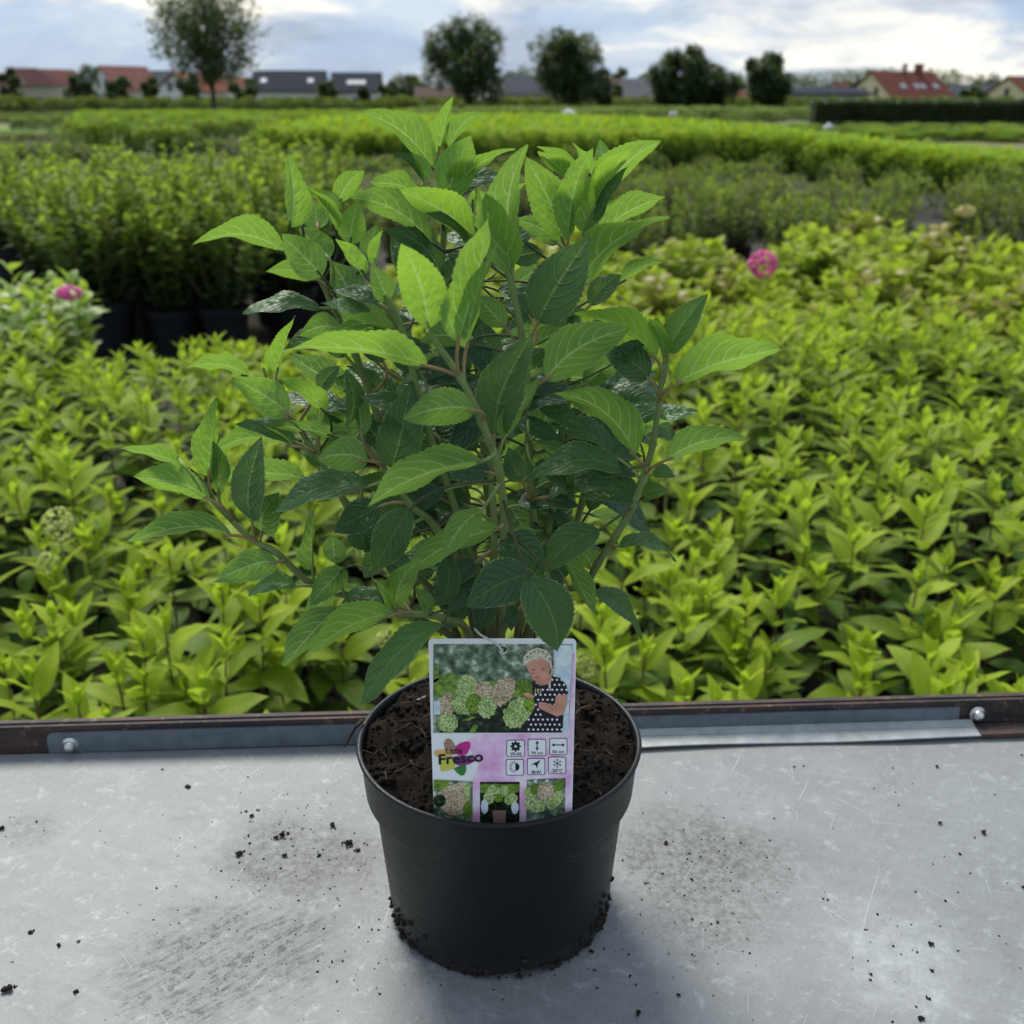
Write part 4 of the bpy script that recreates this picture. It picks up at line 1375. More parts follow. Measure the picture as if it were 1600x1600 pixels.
for (ox, oy), ls in LEAVES:
    for q in ls:
        bx, by, tx_, ty_ = ox + q[0] / 3.2, oy + q[1] / 3.2, ox + q[2] / 3.2, oy + q[3] / 3.2
        hero_leaf(bx, by, tx_, ty_, q[4] / 3.2, q[5], q[6], q[7], *q[8:])
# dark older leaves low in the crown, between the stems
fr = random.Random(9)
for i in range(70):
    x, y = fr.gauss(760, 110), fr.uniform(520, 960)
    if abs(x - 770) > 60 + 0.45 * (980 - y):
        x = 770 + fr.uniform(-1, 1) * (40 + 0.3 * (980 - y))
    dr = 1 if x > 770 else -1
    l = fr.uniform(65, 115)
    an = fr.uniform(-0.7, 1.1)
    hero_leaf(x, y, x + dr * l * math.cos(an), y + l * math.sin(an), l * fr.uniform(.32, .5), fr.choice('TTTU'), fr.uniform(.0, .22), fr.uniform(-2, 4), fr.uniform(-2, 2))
# hidden inner and rear leaves that close the crown
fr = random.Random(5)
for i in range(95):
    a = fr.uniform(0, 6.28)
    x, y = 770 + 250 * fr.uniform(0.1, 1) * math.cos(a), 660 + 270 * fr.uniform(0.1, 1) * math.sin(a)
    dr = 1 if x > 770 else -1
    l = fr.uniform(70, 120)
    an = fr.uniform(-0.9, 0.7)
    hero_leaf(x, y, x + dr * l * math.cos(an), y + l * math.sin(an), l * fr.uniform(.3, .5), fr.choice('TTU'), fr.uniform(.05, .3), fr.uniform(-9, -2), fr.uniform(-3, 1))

# ------------------------------------------------------------------ plants of the nursery beds
def rot_mats(az, el, roll):
    """leaf frames: Y forward at azimuth az, raised by el, rolled"""
    ca, sa, ce, se, cr, sr = np.cos(az), np.sin(az), np.cos(el), np.sin(el), np.cos(roll), np.sin(roll)
    n = len(az)
    Rz = np.zeros((n, 3, 3)); Rz[:, 0, 0] = ca; Rz[:, 0, 1] = -sa; Rz[:, 1, 0] = sa; Rz[:, 1, 1] = ca; Rz[:, 2, 2] = 1
    Rx = np.zeros((n, 3, 3)); Rx[:, 0, 0] = 1; Rx[:, 1, 1] = ce; Rx[:, 1, 2] = -se; Rx[:, 2, 1] = se; Rx[:, 2, 2] = ce
    Ry = np.zeros((n, 3, 3)); Ry[:, 0, 0] = cr; Ry[:, 0, 2] = sr; Ry[:, 1, 1] = 1; Ry[:, 2, 0] = -sr; Ry[:, 2, 2] = cr
    return Rz @ Rx @ Ry


def join_leaves(base, pos, az, el, roll, length, tone, name, m):
    V0, F0, uv0 = base
    n = len(pos)
    Rm = rot_mats(np.asarray(az), np.asarray(el), np.asarray(roll))
    V = np.einsum('nij,kj->nki', Rm, V0) * np.asarray(length)[:, None, None] + np.asarray(pos)[:, None]
    k = len(V0)
    F = (F0[None] + (np.arange(n) * k)[:, None, None]).reshape(-1, 4)
    return mk_mesh(name, V.reshape(-1, 3), F, m, uv=np.tile(uv0, (n, 1)), tone=np.repeat(np.asarray(tone), k), smooth=True)


LEAF_MID = leaf_grid(1.0, 0.40, 10, 4, R(26), 0.07, 0.0, 0.012, False, 3)
LEAF_LOW = leaf_grid(1.0, 0.42, 6, 2, R(26), 0.07, 0.0, 0.0, False, 4)
LEAF_OVAL = leaf_grid(1.0, 0.66, 6, 4, R(18), 0.09, 0.0, 0.02, False, 5)
LEAF_TINY = leaf_grid(1.0, 0.5, 2, 2, R(20), 0.03, 0.0, 0.0, False, 6)


def make_shoot(r, h, scale=1.0):
    """upright shoot with opposite leaf pairs; list of leaves (pos, az, el, roll, length, tone)"""
    a0 = r.uniform(0, 6.28)
    lean_a, lean = r.uniform(0, 6.28), r.uniform(0, 0.16)
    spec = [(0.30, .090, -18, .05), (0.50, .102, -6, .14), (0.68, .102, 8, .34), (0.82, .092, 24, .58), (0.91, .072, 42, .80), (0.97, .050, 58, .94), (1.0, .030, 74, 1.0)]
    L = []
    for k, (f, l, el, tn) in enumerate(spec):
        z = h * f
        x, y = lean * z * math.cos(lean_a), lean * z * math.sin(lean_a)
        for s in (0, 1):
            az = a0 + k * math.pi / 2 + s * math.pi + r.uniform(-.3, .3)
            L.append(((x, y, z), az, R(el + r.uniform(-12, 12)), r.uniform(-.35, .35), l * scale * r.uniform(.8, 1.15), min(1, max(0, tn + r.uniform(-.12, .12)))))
    path = [(lean * h * f * math.cos(lean_a), lean * h * f * math.sin(lean_a), h * f) for f in (0, .35, .7, 1)]
    return path, L


M['bed_pot'] = plain('bed_pot', (0.012, 0.013, 0.016), 0.5, 0.3, 60)
prof = [(0.0, 0.0), (0.066, 0.0), (0.080, 0.13), (0.086, 0.132), (0.088, 0.160), (0.085, 0.161), (0.082, 0.150), (0.0, 0.148)]
V, F = lathe(prof, 20)
F_soil = [i for i, f in enumerate(F) if i >= 6 * 20]
pot_me = mk_mesh('pot', V, F, [M['bed_pot'], M['soil']], smooth=False, mi=[1 if i >= 6 * 20 else 0 for i in range(len(F))])
stem_mat = M['brown_stem']
leaf_mid_me = mk_mesh('leaf', LEAF_MID[0], LEAF_MID[1], M['lime'], uv=LEAF_MID[2], smooth=True)
leaf_bent = leaf_grid(1.0, 0.45, 10, 4, R(16), 0.12, 0.05, 0.02, False, 8)
leaf_bent_me = mk_mesh('leaf', leaf_bent[0], leaf_bent[1], M['lime'], uv=leaf_bent[2], smooth=True)

POT_TOP = 0.15


def lime_shoots(r):
    n = r.randint(5, 7)
    out_ = []
    for i in range(n):
        a, q = r.uniform(0, 6.28), 0.02 + 0.125 * math.sqrt((i + .4) / n)
        h = r.uniform(0.30, 0.45) - 0.3 * max(0, q - .07)
        path, L = make_shoot(r, h, r.uniform(1.0, 1.3))
        ox, oy = q * math.cos(a), q * math.sin(a)
        bx, by = ox * 0.25, oy * 0.25

        def shift(p, h=h, ox=ox, oy=oy, bx=bx, by=by):
            f = min(1, p[2] / (h * 0.5))
            return (p[0] + bx + (ox - bx) * f, p[1] + by + (oy - by) * f, p[2] + POT_TOP)
        out_.append(([shift(p) for p in path], [(shift(l[0]), *l[1:]) for l in L]))
    return out_


def lime_near(seed):
    r = random.Random(seed)
    root = empty('lime_hydrangea')
    obj('pot', pot_me, root)
    for path, L in lime_shoots(r):
        V, F = tube_geo(smooth_path(path, 2), np.linspace(0.0032, 0.0016, 7), 6)
        sh = obj('shoot', mk_mesh('shoot', V, F, stem_mat, smooth=True), root)
        for (p, az, el, roll, l, tn) in L:
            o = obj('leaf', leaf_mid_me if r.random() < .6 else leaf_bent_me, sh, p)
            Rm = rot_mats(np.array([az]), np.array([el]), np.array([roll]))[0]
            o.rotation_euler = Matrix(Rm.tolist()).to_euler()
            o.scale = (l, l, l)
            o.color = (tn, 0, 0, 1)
    return root


def lime_far(seed):
    r = random.Random(seed)
    root = empty('lime_hydrangea')
    obj('pot', pot_me, root)
    mb = MB()
    A = []
    for path, L in lime_shoots(r):
        mb.tube(path, np.linspace(0.0032, 0.0016, 4), 4, cap=False)
        A += L
    mb.build('stems', stem_mat, root, True)
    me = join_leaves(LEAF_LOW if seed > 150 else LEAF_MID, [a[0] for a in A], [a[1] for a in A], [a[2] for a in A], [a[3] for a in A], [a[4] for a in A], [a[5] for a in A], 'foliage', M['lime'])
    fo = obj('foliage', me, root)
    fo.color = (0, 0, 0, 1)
    fo['kind'] = 'stuff'
    return root


def colour_zero(o):
    o.color = (0, 0, 0, 1)


near_protos = [lime_near(s) for s in (101, 102, 103)]
mid_protos = [lime_far(s) for s in (111, 112, 113, 114)]
far_protos = [lime_far(s) for s in (161, 162, 163, 164)]
used = set()


def place(proto, x, y, rz, sc=1.0):
    if id(proto) not in used:
        used.add(id(proto))
        o = proto
    else:
        o = copy_tree(proto)
    o.location = (x, y, 0.004)
    o.rotation_euler = (0, 0, rz)
    o.scale = (sc, sc, sc * random.uniform(.93, 1.08))
    return o


def edge_y(x):
    """far side of the table along y at x"""
    return tmid[1] + (x - tmid[0]) * tdir[1] / tdir[0]


n_near = 0
ORD = 'first second third fourth fifth sixth seventh eighth ninth tenth eleventh twelfth thirteenth fourteenth fifteenth sixteenth seventeenth eighteenth nineteenth twentieth'.split()
spots = []
dy, dx = 0.255, 0.275
row = 0
y = 1.16
while y < 5.2:
    half = (y + 0.35) * 0.60 + 0.35
    k = int(half / dx) + 1
    for i in range(-k, k + 1):
        x = i * dx + (row % 2) * dx / 2 + random.uniform(-.03, .03)
        yy = y + random.uniform(-.03, .03)
        if yy < edge_y(x) + 0.17:
            continue
        px_x, px_y = project((x, yy, 0.5))
        if px_x < -300 or px_x > 1900:
            continue
        lim = 3.75 if -1.6 < x < -0.65 else (4.1 if x < 0 else 4.3)
        if yy > lim:
            continue
        spots.append((x, yy))
    y += dy
    row += 1
spots.sort(key=lambda p: p[1])
lime_objs = []
for j, (x, y) in enumerate(spots[:300]):
    if y < 1.9:
        pr = near_protos[j % 3]
        n_near += 1
    elif y < 3.0:
        pr = mid_protos[j % 4]
    else:
        pr = far_protos[j % 4]
    o = place(pr, x, y, random.uniform(0, 6.28), random.uniform(.92, 1.08))
    rw = max(0, min(19, int((y - edge_y(x) - 0.12) / dy)))
    tag(o, 'young lime green hydrangea in the %s row of the bed from the table rail' % ORD[rw], 'shrub', 'lime hydrangeas in the bed behind the table')
    lime_objs.append(o)
print('lime plants', len(spots), 'near', n_near)

# small cream flower heads standing among the lime shoots
M['floret'] = plain('floret_cream', (0.52, 0.56, 0.16), 0.7, 0.3, 80)
M['floret_pink'] = plain('floret_pink', (0.74, 0.13, 0.36), 0.7, 0.3, 60)


def flower_head(name, p, rx, rz, m, n, cone=False):
    C = []
    for _ in range(n):
        a, v = random.uniform(0, 6.28), random.uniform(-1 if not cone else -.8, 1)
        q = math.sqrt(max(0, 1 - v * v)) * (1 if not cone else (1 - v) * .6)
        C.append((rx * q * math.cos(a), rx * q * math.sin(a), rz * v))
    V, F = lumps(C, np.full(n, rx * 0.16) * (0.7 + .6 * rng.random(n)), 0.35, 0.8)
    root = empty(name, (p[0], p[1], 0.004))
    obj('florets', mk_mesh('florets', np.asarray(V) + np.array([0, 0, p[2] - 0.004]), F, m), root)['kind'] = 'stuff'
    mb = MB()
    mb.tube([(0, 0, 0), (0.004, 0.0, p[2] * .5), (0, 0, p[2] - 0.004)], [0.004, 0.003, 0.002], 6)
    mb.build('stalk', M['green_stem'], root, True)
    return root


for (x, y, d, r_) in ((90, 820, 1.95, .028), (75, 880, 1.85, .018), (1042, 742, 2.35, .026), (915, 1040, 1.42, .016), (600, 1000, 1.6, .012)):
    o = flower_head('flower_panicle', at_y(x, y, d), r_, r_ * 1.2, M['floret'], 90)
    tag(o, 'small pale yellow flower head among the lime hydrangea shoots', 'flower head', 'pale flower heads among the lime shoots')

# ------------------------------------------------------------------ generic leafy shrub
def shrub(name, seed, nst, h, spread, per, ll, base, m, tlo, thi, z0=0.0, el=(5, 50), bare=0.15, stem_m=None, bend=0.5, whorl=False):
    """stems fanning out of a base with leaves along them; root empty > stems, foliage"""
    r = np.random.default_rng(seed)
    root = empty(name)
    mb = MB()
    pos, az, elv, roll, ln, tn = [], [], [], [], [], []
    for i in range(nst):
        a = 6.283 * (i + r.random()) / nst
        q = spread * math.sqrt(r.random())
        hh = h * (1 - 0.35 * (q / spread) ** 2) * r.uniform(.8, 1.06)
        s = np.linspace(0, 1, 6)
        P = np.stack([q * s ** bend * math.cos(a) + .03 * h * r.standard_normal() * s, q * s ** bend * math.sin(a) + .03 * h * r.standard_normal() * s, z0 + hh * s], 1)
        mb.tube(P, np.linspace(.006, .002, 6) * (h / .6) ** .5, 4, cap=False)
        for j in range(per):
            f = bare + (1 - bare) * ((j + r.random() * .6) / per)
            k = f * 5
            i0 = min(4, int(k))
            p = P[i0] + (P[i0 + 1] - P[i0]) * (k - i0)
            pos.append(p)
            az.append(j * 2.4 + r.uniform(-.5, .5) + a)
            elv.append(R(r.uniform(*el) + 30 * f ** 4))
            roll.append(r.uniform(-.5, .5))
            ln.append(ll * r.uniform(.7, 1.15) * (1 - 0.45 * f ** 5))
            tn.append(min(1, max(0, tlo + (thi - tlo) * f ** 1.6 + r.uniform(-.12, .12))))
    mb.build('stems', stem_m or M['brown_stem'], root, True)
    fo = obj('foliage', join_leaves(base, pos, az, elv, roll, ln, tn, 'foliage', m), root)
    fo.color = (0, 0, 0, 1)
    fo['kind'] = 'stuff'
    return root


def add_pot(root, r_top, h):
    s = r_top / 0.088
    V, F = lathe(np.array(prof) * np.array([s, h / 0.161]), 24)
    obj('pot', mk_mesh('pot', V, F, [M['bed_pot'], M['soil']], mi=[1 if i >= 6 * 24 else 0 for i in range(len(F))]), root)


# tall leafy shrubs in big black pots on the left
tall = []
for s in range(4):
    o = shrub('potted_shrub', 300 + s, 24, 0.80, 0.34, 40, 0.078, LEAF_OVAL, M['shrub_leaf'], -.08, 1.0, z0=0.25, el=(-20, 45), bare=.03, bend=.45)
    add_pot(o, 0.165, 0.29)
    tall.append(o)
pts = []
for (y, xs) in ((6.15, (-2.35, -1.98, -1.62)), (6.55, (-2.62, -2.18, -1.80, -1.42)), (7.05, (-3.0, -2.5, -2.05, -1.6)), (7.7, (-3.4, -2.85, -2.3, -1.8, -1.35)), (8.5, (-3.9, -3.2, -2.6, -2.0, -1.45))):
    for x in xs:
        pts.append((x + random.uniform(-.06, .06), y + random.uniform(-.06, .06)))
for i, (x, y) in enumerate(pts):
    o = place(tall[i % 4], x, y, random.uniform(0, 6.28), random.uniform(.88, 1.08))
    tag(o, 'tall dense green shrub in a big black pot beyond the lime bed', 'shrub', 'tall potted shrubs beyond the lime bed')

# pale broad-leaved hydrangeas at the left end
pale = [shrub('pale_hydrangea', 330 + s, 9, 0.56, 0.2, 15, 0.125, LEAF_OVAL, M['pale_leaf'], .2, 1.0, z0=0.15, el=(-10, 35), bare=.2) for s in range(2)]
for o in pale:
    obj('pot', pot_me, o)
for i, (x, y) in enumerate(((-2.25, 4.55), (-1.95, 4.42), (-2.5, 4.9), (-2.12, 4.95))):
    o = place(pale[i % 2], x, y, i * 1.7, .95 if i else 1.08)
    tag(o, 'pale green broad-leaved hydrangea standing beside the lime bed', 'shrub', 'pale hydrangeas at the end of the lime bed')

# yellow-green broad-leaved hydrangeas behind the lime bed on the right
M['bronze_leaf'] = leaf_material('bronze_leaf', (0.12, 0.12, 0.025), (0.16, 0.15, 0.05), (0.34, 0.28, 0.05), (0.34, 0.3, 0.06), veins=6.0, bump=0.2, transl=0.36, fine=False)
broad = [shrub('broad_leaf_hydrangea', 350 + s, 9, 0.44, 0.19, 15, 0.125, LEAF_OVAL, M['bronze_leaf'] if s == 3 else M['broad_leaf'], .12, 1.0, z0=0.13, el=(-8, 42), bare=.2) for s in range(4)]
for o in broad:
    obj('pot', pot_me, o)
i = 0
y = 4.55
while y < 7.6:
    for x in np.arange(-0.55, 4.6, 0.33):
        xx, yy = x + random.uniform(-.06, .06), y + random.uniform(-.06, .06)
        if xx > (yy + .3) * .5 + .15 or (yy < 4.9 and xx < 0.2):
            continue
        k = 3 if random.random() < .2 else i % 3
        fx_, fy_ = project((xx, yy, .5))
        o = place(broad[k], xx, yy, random.uniform(0, 6.28), .85 if abs(fx_ - 1192) < 110 and yy < 6.1 else random.uniform(.72, 1.2))
        if k == 3:
            tag(o, 'bronze tinted broad-leaved hydrangea among yellow-green ones', 'shrub', 'bronze hydrangeas in the second bed')
        else:
            tag(o, 'yellow-green broad-leaved hydrangea in the %s row behind the lime bed' % ORD[int(round((y - 4.55) / .33))], 'shrub', 'broad-leaved hydrangeas in the second bed')
        i += 1
    y += 0.33
for x in np.arange(-1.15, -0.4, .26):
    o = place(broad[i % 3], x + random.uniform(-.05, .05), 4.45 + random.uniform(-.1, .1), i * 1.3, .82)
    tag(o, 'yellow-green broad-leaved hydrangea in the bed behind the lime shoots', 'shrub', 'broad-leaved hydrangeas in the second bed')
    i += 1
p = at_y(1192, 413, 5.9)
tag(flower_head('pink_mophead', p, 0.072, 0.066, M['floret_pink'], 160), 'round pink flower head rising above the yellow-green hydrangeas', 'flower head')
p = at_y(108, 458, 4.3)
tag(flower_head('pink_mophead', p, 0.046, 0.024, M['floret_pink'], 120), 'flat pink flower head beside the pale broad-leaved hydrangeas', 'flower head')
p = at_y(1508, 330, 7.2)
tag(flower_head('cream_mophead', p, 0.06, 0.03, plain('floret_pale', (0.55, 0.5, 0.2), .7, .2, 60), 90), 'flat cream flower head on a tall hydrangea at the bed end', 'flower head')

# loose olive and green shrubs further back
loose = [shrub('loose_shrub', 400 + s, 13, 0.62, 0.30, 30, 0.092, LEAF_LOW, M['olive_leaf'] if s in (1, 3) else M['soft_leaf'], .0, .8, z0=0.12, el=(0, 50), bare=.1) for s in range(5)]
for o in loose:
    obj('pot', pot_me, o)
i = 0
y = 8.1
while y < 13.4:
    for x in np.arange(-9.0, 8.0, 0.62):
        xx, yy = x + random.uniform(-.2, .2), y + random.uniform(-.2, .2)
        if xx > yy * .5 + .3 or (yy < 9.2 and xx < -1.0) or xx < -.52 * yy - .3:
            continue
        if random.random() < .14:
            continue
        k = i % 5
        o = place(loose[k], xx, yy, random.uniform(0, 6.28), random.uniform(.6, 1.2) * (1.0 if yy < 10.5 else .82))
        if k in (1, 3):
            tag(o, 'loose olive green shrub in the %s row of the third bed' % ORD[int(round((y - 8.1) / .68))], 'shrub', 'olive shrubs in the third bed')
        else:
            tag(o, 'loose light green shrub in the %s row of the third bed' % ORD[int(round((y - 8.1) / .68))], 'shrub', 'light green shrubs in the third bed')
        i += 1
    y += 0.68
print('loose', i)

# ------------------------------------------------------------------ dense beds far back
def dome(name, seed, n, ll, m, tlo, thi, h=0.8, w=0.42):
    r = np.random.default_rng(seed)
    th, v = r.uniform(0, 6.283, n), r.random(n) ** .7
    rad = np.cbrt(r.uniform(.35, 1, n))
    lump = 1 + .16 * np.sin(3 * th + seed) + .1 * np.sin(7 * th + 2 * v * 6)
    q = np.sqrt(np.clip(1 - (v * .98) ** 2.6, 0, 1))
    pos = np.stack([w * lump * q * rad * np.cos(th), w * lump * q * rad * np.sin(th), h * v * (.9 + .1 * rad) + .03 * r.standard_normal(n)], 1)
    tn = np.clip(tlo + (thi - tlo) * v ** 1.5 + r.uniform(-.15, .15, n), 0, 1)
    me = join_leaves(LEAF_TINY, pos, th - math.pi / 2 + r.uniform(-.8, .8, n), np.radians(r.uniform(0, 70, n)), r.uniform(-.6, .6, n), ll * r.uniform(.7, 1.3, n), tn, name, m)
    return me


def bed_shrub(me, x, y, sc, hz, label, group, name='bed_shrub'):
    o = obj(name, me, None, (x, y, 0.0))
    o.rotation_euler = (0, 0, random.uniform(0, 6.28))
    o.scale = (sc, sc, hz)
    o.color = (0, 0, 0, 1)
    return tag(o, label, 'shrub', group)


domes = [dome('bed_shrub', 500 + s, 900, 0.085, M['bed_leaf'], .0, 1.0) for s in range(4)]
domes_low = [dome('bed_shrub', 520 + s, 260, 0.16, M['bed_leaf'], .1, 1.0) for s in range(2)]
near_edge = [at_z(x, y, 0) for x, y in ((425, 262), (640, 268), (1000, 272), (1230, 275), (1340, 287), (1500, 303), (1640, 310))]
far_edge = [at_z(x, y, z) for x, y, z in ((520, 186, .8), (640, 183, .8), (850, 181, .8), (1050, 193, .78), (1250, 213, .68), (1420, 226, .6), (1660, 236, .55))]


def lerp_edge(E, s):
    k = s * (len(E) - 1)
    i = min(len(E) - 2, int(k))
    return E[i] + (E[i + 1] - E[i]) * (k - i)


cand = []
for s in np.arange(0, 1.0001, 0.0145):
    a, b_ = lerp_edge(near_edge, s), lerp_edge(far_edge, s)
    Ld = np.linalg.norm((b_ - a)[:2])
    n = max(3, int(Ld / 0.85))
    hz = np.interp(s, [0, .5, .7, 1], [1.0, 1.0, .82, .66])
    for k in range(n + 1):
        p = a + (b_ - a) * (k / n)
        cand.append((k, p[0] + random.uniform(-.25, .25), p[1] + random.uniform(-.25, .25), hz * random.uniform(.93, 1.06)))
cand.sort(key=lambda c: c[0] * 100 + c[2])
rest = []
for j, (k, x, y, hz) in enumerate(cand):
    if j < 290:
        bed_shrub(domes[j % 4], x, y, random.uniform(.95, 1.25), hz, 'rounded bright green shrub in the %s row of the dense bed across the field' % ORD[min(k, 19)], 'shrubs of the dense bed')
    else:
        rest.append((x, y, hz))
print('bed', len(cand))


def mass(name, spots_, me_list, label, cat, jit=1.25):
    """one mesh of many far plants that read as a mass"""
    Vs, Fs, Ts, Us, n = [], [], [], [], 0
    src = []
    for me in me_list:
        k = len(me.vertices)
        co = np.zeros(k * 3, np.float32); me.vertices.foreach_get('co', co)
        f = np.zeros(len(me.polygons) * 4, np.int32); me.loops.foreach_get('vertex_index', f)
        tn = np.zeros(k, np.float32); me.attributes['tone'].data.foreach_get('value', tn)
        src.append((co.reshape(-1, 3), f.reshape(-1, 4), tn, me.materials[0]))
    for j, (x, y, hz) in enumerate(spots_):
        co, f, tn, mm = src[j % len(src)]
        a = random.uniform(0, 6.28)
        ca, sa = math.cos(a), math.sin(a)
        s = random.uniform(1.0, jit)
        Vs.append(np.stack([(co[:, 0] * ca - co[:, 1] * sa) * s + x, (co[:, 0] * sa + co[:, 1] * ca) * s + y, co[:, 2] * hz], 1))
        Fs.append(f + n)
        Ts.append(tn)
        n += len(co)
    o = obj(name, mk_mesh(name, np.concatenate(Vs), np.concatenate(Fs), src[0][3], tone=np.concatenate(Ts), uv=np.full((n, 2), .3), smooth=True))
    o.color = (0, 0, 0, 1)
    o['kind'] = 'stuff'
    return tag(o, label, cat)


side = []
for y in np.arange(1.5, 7.2, .29):
    for sx in (-1, 1):
        x = sx * ((y + .35) * 0.60 + .5)
        while abs(x) < 5.2:
            if y > edge_y(x) + .3:
                side.append((x + random.uniform(-.04, .04), y + random.uniform(-.04, .04), random.uniform(.92, 1.08)))
            x += sx * .29
far_fol = [[c for c in KIDS[p_.name] if c.name.startswith('foliage')][0].data for p_ in far_protos[:2]]
mass('lime_bed_planting', side, far_fol, 'lime hydrangeas massed at both ends of the beds behind the table', 'shrubs', 1.08)

if rest:
    mass('bed_planting', rest[:2200], domes_low, 'bright green mass of shrubs in the back of the dense bed', 'shrubs', 1.4)

# low olive plants between the third bed and the dense bed
low_me = [dome('low_shrub', 580 + s_, 300, 0.07, M['olive_leaf'] if s_ else M['soft_leaf'], .0, .7, h=.42, w=.34) for s_ in range(2)]
gi = 0
for y in np.arange(14.0, 23.0, 1.05):
    for x in np.arange(-y * .52, y * .52, 0.95):
        if random.random() < .25:
            continue
        a = lerp_edge(near_edge, min(1, max(0, (x / y * FPX + 800 - 425) / 1215)))
        if x / y * FPX + 800 > 430 and y > a[1] - .8:
            continue
        bed_shrub(low_me[gi % 2], x + random.uniform(-.3, .3), y + random.uniform(-.3, .3), random.uniform(.8, 1.3), random.uniform(.7, 1.3),
                  'low %s plant on the ground before the dense bed' % ('olive' if gi % 2 else 'soft green'), 'low plants before the dense bed', 'low_shrub')
        gi += 1
print('low', gi)

# rows on the left
green_low = [dome('row_shrub', 540 + s, 420, 0.12, M['bed_leaf'], .0, .75) for s in range(3)]
dark_low = [dome('row_shrub', 550 + s, 420, 0.12, M['shrub_leaf'], .0, .5) for s in range(2)]
olive_low = [dome('row_shrub', 560 + s, 300, 0.12, M['olive_leaf'], .0, .5, h=.5) for s in range(2)]


def px_row(x0, x1, ybase, depth_rows, step, mes, hz, label, group, sc=1.2):
    Y = at_z(800, ybase, 0)[1]
    for r0 in range(depth_rows):
        yy = Y + r0 * .9
        X0, X1 = at_y(x0, 300, yy)[0], at_y(x1, 300, yy)[0]
        # x from pixel column at that distance
        X0 = (x0 - 800) / FPX * (yy * math.cos(PITCH) + CAM[2] * math.sin(PITCH))
        X1 = (x1 - 800) / FPX * (yy * math.cos(PITCH) + CAM[2] * math.sin(PITCH))
        for x in np.arange(X0, X1, step):
            bed_shrub(mes[random.randrange(len(mes))], x + random.uniform(-.2, .2), yy + random.uniform(-.2, .2), sc * random.uniform(.9, 1.2), hz * random.uniform(.85, 1.12), label, group, 'row_shrub')


px_row(135, 285, 250, 3, .8, green_low, 1.12, 'light green bush in the short row behind the tall potted shrubs', 'bushes of the short row', 1.3)
px_row(-40, 130, 262, 3, .8, olive_low, .9, 'low olive bush in the row beside the short row', 'olive bushes of the low row', 1.3)
px_row(290, 440, 222, 4, 1.0, green_low, .98, 'green bush in the row behind the brown strip', 'bushes behind the brown strip', 1.3)
px_row(285, 440, 246, 3, .9, olive_low, .75, 'low brownish bush in the brown strip', 'low bushes of the brown strip', 1.2)
px_row(35, 135, 204, 3, 1.1, dark_low, .85, 'dark green bush in the low clipped row by the lawn', 'dark bushes by the lawn', 1.3)
px_row(-40, 130, 226, 3, 1.0, olive_low, .7, 'low brown bush in the strip before the lawn', 'brown bushes before the lawn', 1.3)


def scatter(x0, x1, y0, y1, n, hlo, hhi):
    o = []
    for _ in range(n):
        y = random.uniform(y0, y1)
        k = y * math.cos(PITCH) / FPX
        o.append((random.uniform((x0 - 800) * k, (x1 - 800) * k), y, random.uniform(hlo, hhi)))
    return o


mass('field_planting', scatter(120, 640, 55, 95, 650, .7, 1.05) + scatter(-1200, -60, 24, 75, 500, .5, .9) + scatter(1660, 2700, 20, 60, 400, .5, .8), green_low[:1], 'far green rows of nursery plants before the houses', 'shrubs', 1.6)
mass('rough_grass', scatter(-60, 1660, 78, 150, 1300, .5, .9) + scatter(-1200, -60, 60, 150, 600, .5, .9) + scatter(1660, 2700, 60, 150, 600, .5, .9), olive_low[:1], 'band of rough grass and weeds before the houses', 'grass', 2.2)
mass('dark_thicket', scatter(640, 1270, 84, 112, 480, .8, 1.3), dark_low[:1], 'low dark thicket below the round trees', 'bushes', 2.2)
mass('scrub_belt', scatter(-1200, 2700, 126, 150, 1150, 2.4, 3.8), olive_low[:1] , 'belt of tall scrub in front of the village houses', 'bushes', 3.2)
mass('verge_grass', scatter(1000, 1660, 40, 60, 260, .25, .5), green_low[:1], 'low green verge along the wire fence', 'grass', 1.8)

# ------------------------------------------------------------------ hedge, wire fence and small field things
hl = at_z(1268, 199, 0)
hedge_y = hl[1]
kx = lambda px, Y: (px - 800) / FPX * (Y * math.cos(PITCH) + CAM[2] * math.sin(PITCH))
hx0, hx1 = kx(1270, hedge_y), kx(1720, hedge_y)
hh = float(at_y(1400, 160, hedge_y)[2])
n = 15000
r = np.random.default_rng(77)
face = r.random(n)
xs = r.uniform(hx0, hx1, n)
pos = np.stack([xs, np.where(face < .6, hedge_y + r.normal(0, .06, n), hedge_y + r.uniform(0, 1.2, n)), np.where(face < .6, r.uniform(0, hh, n), hh + r.normal(0, .05, n))], 1)
az = np.where(face < .6, math.pi + r.uniform(-.9, .9, n), r.uniform(0, 6.28, n))
me = join_leaves(LEAF_TINY, pos, az, np.radians(r.uniform(-20, 70, n)), r.uniform(-.6, .6, n), .17 * r.uniform(.7, 1.3, n), np.clip(r.normal(.12, .12, n), 0, 1), 'foliage', M['tree_leaf'])
hedge = empty('clipped_hedge', ((hx0 + hx1) / 2, hedge_y, 0))
o = obj('foliage', me, hedge, (-(hx0 + hx1) / 2, -hedge_y, 0))
o.color = (0, 0, 0, 1)
o['kind'] = 'stuff'
mb = MB()
mb.box((0, .62, hh / 2 - .03), (hx1 - hx0 - .1, 1.1, hh - .06))
mb.build('branches', plain('hedge_core', (0.018, 0.030, 0.012), .9, .3, 3), hedge)
tag(hedge, 'long dark green clipped hedge in front of the red roofed yellow house', 'hedge')

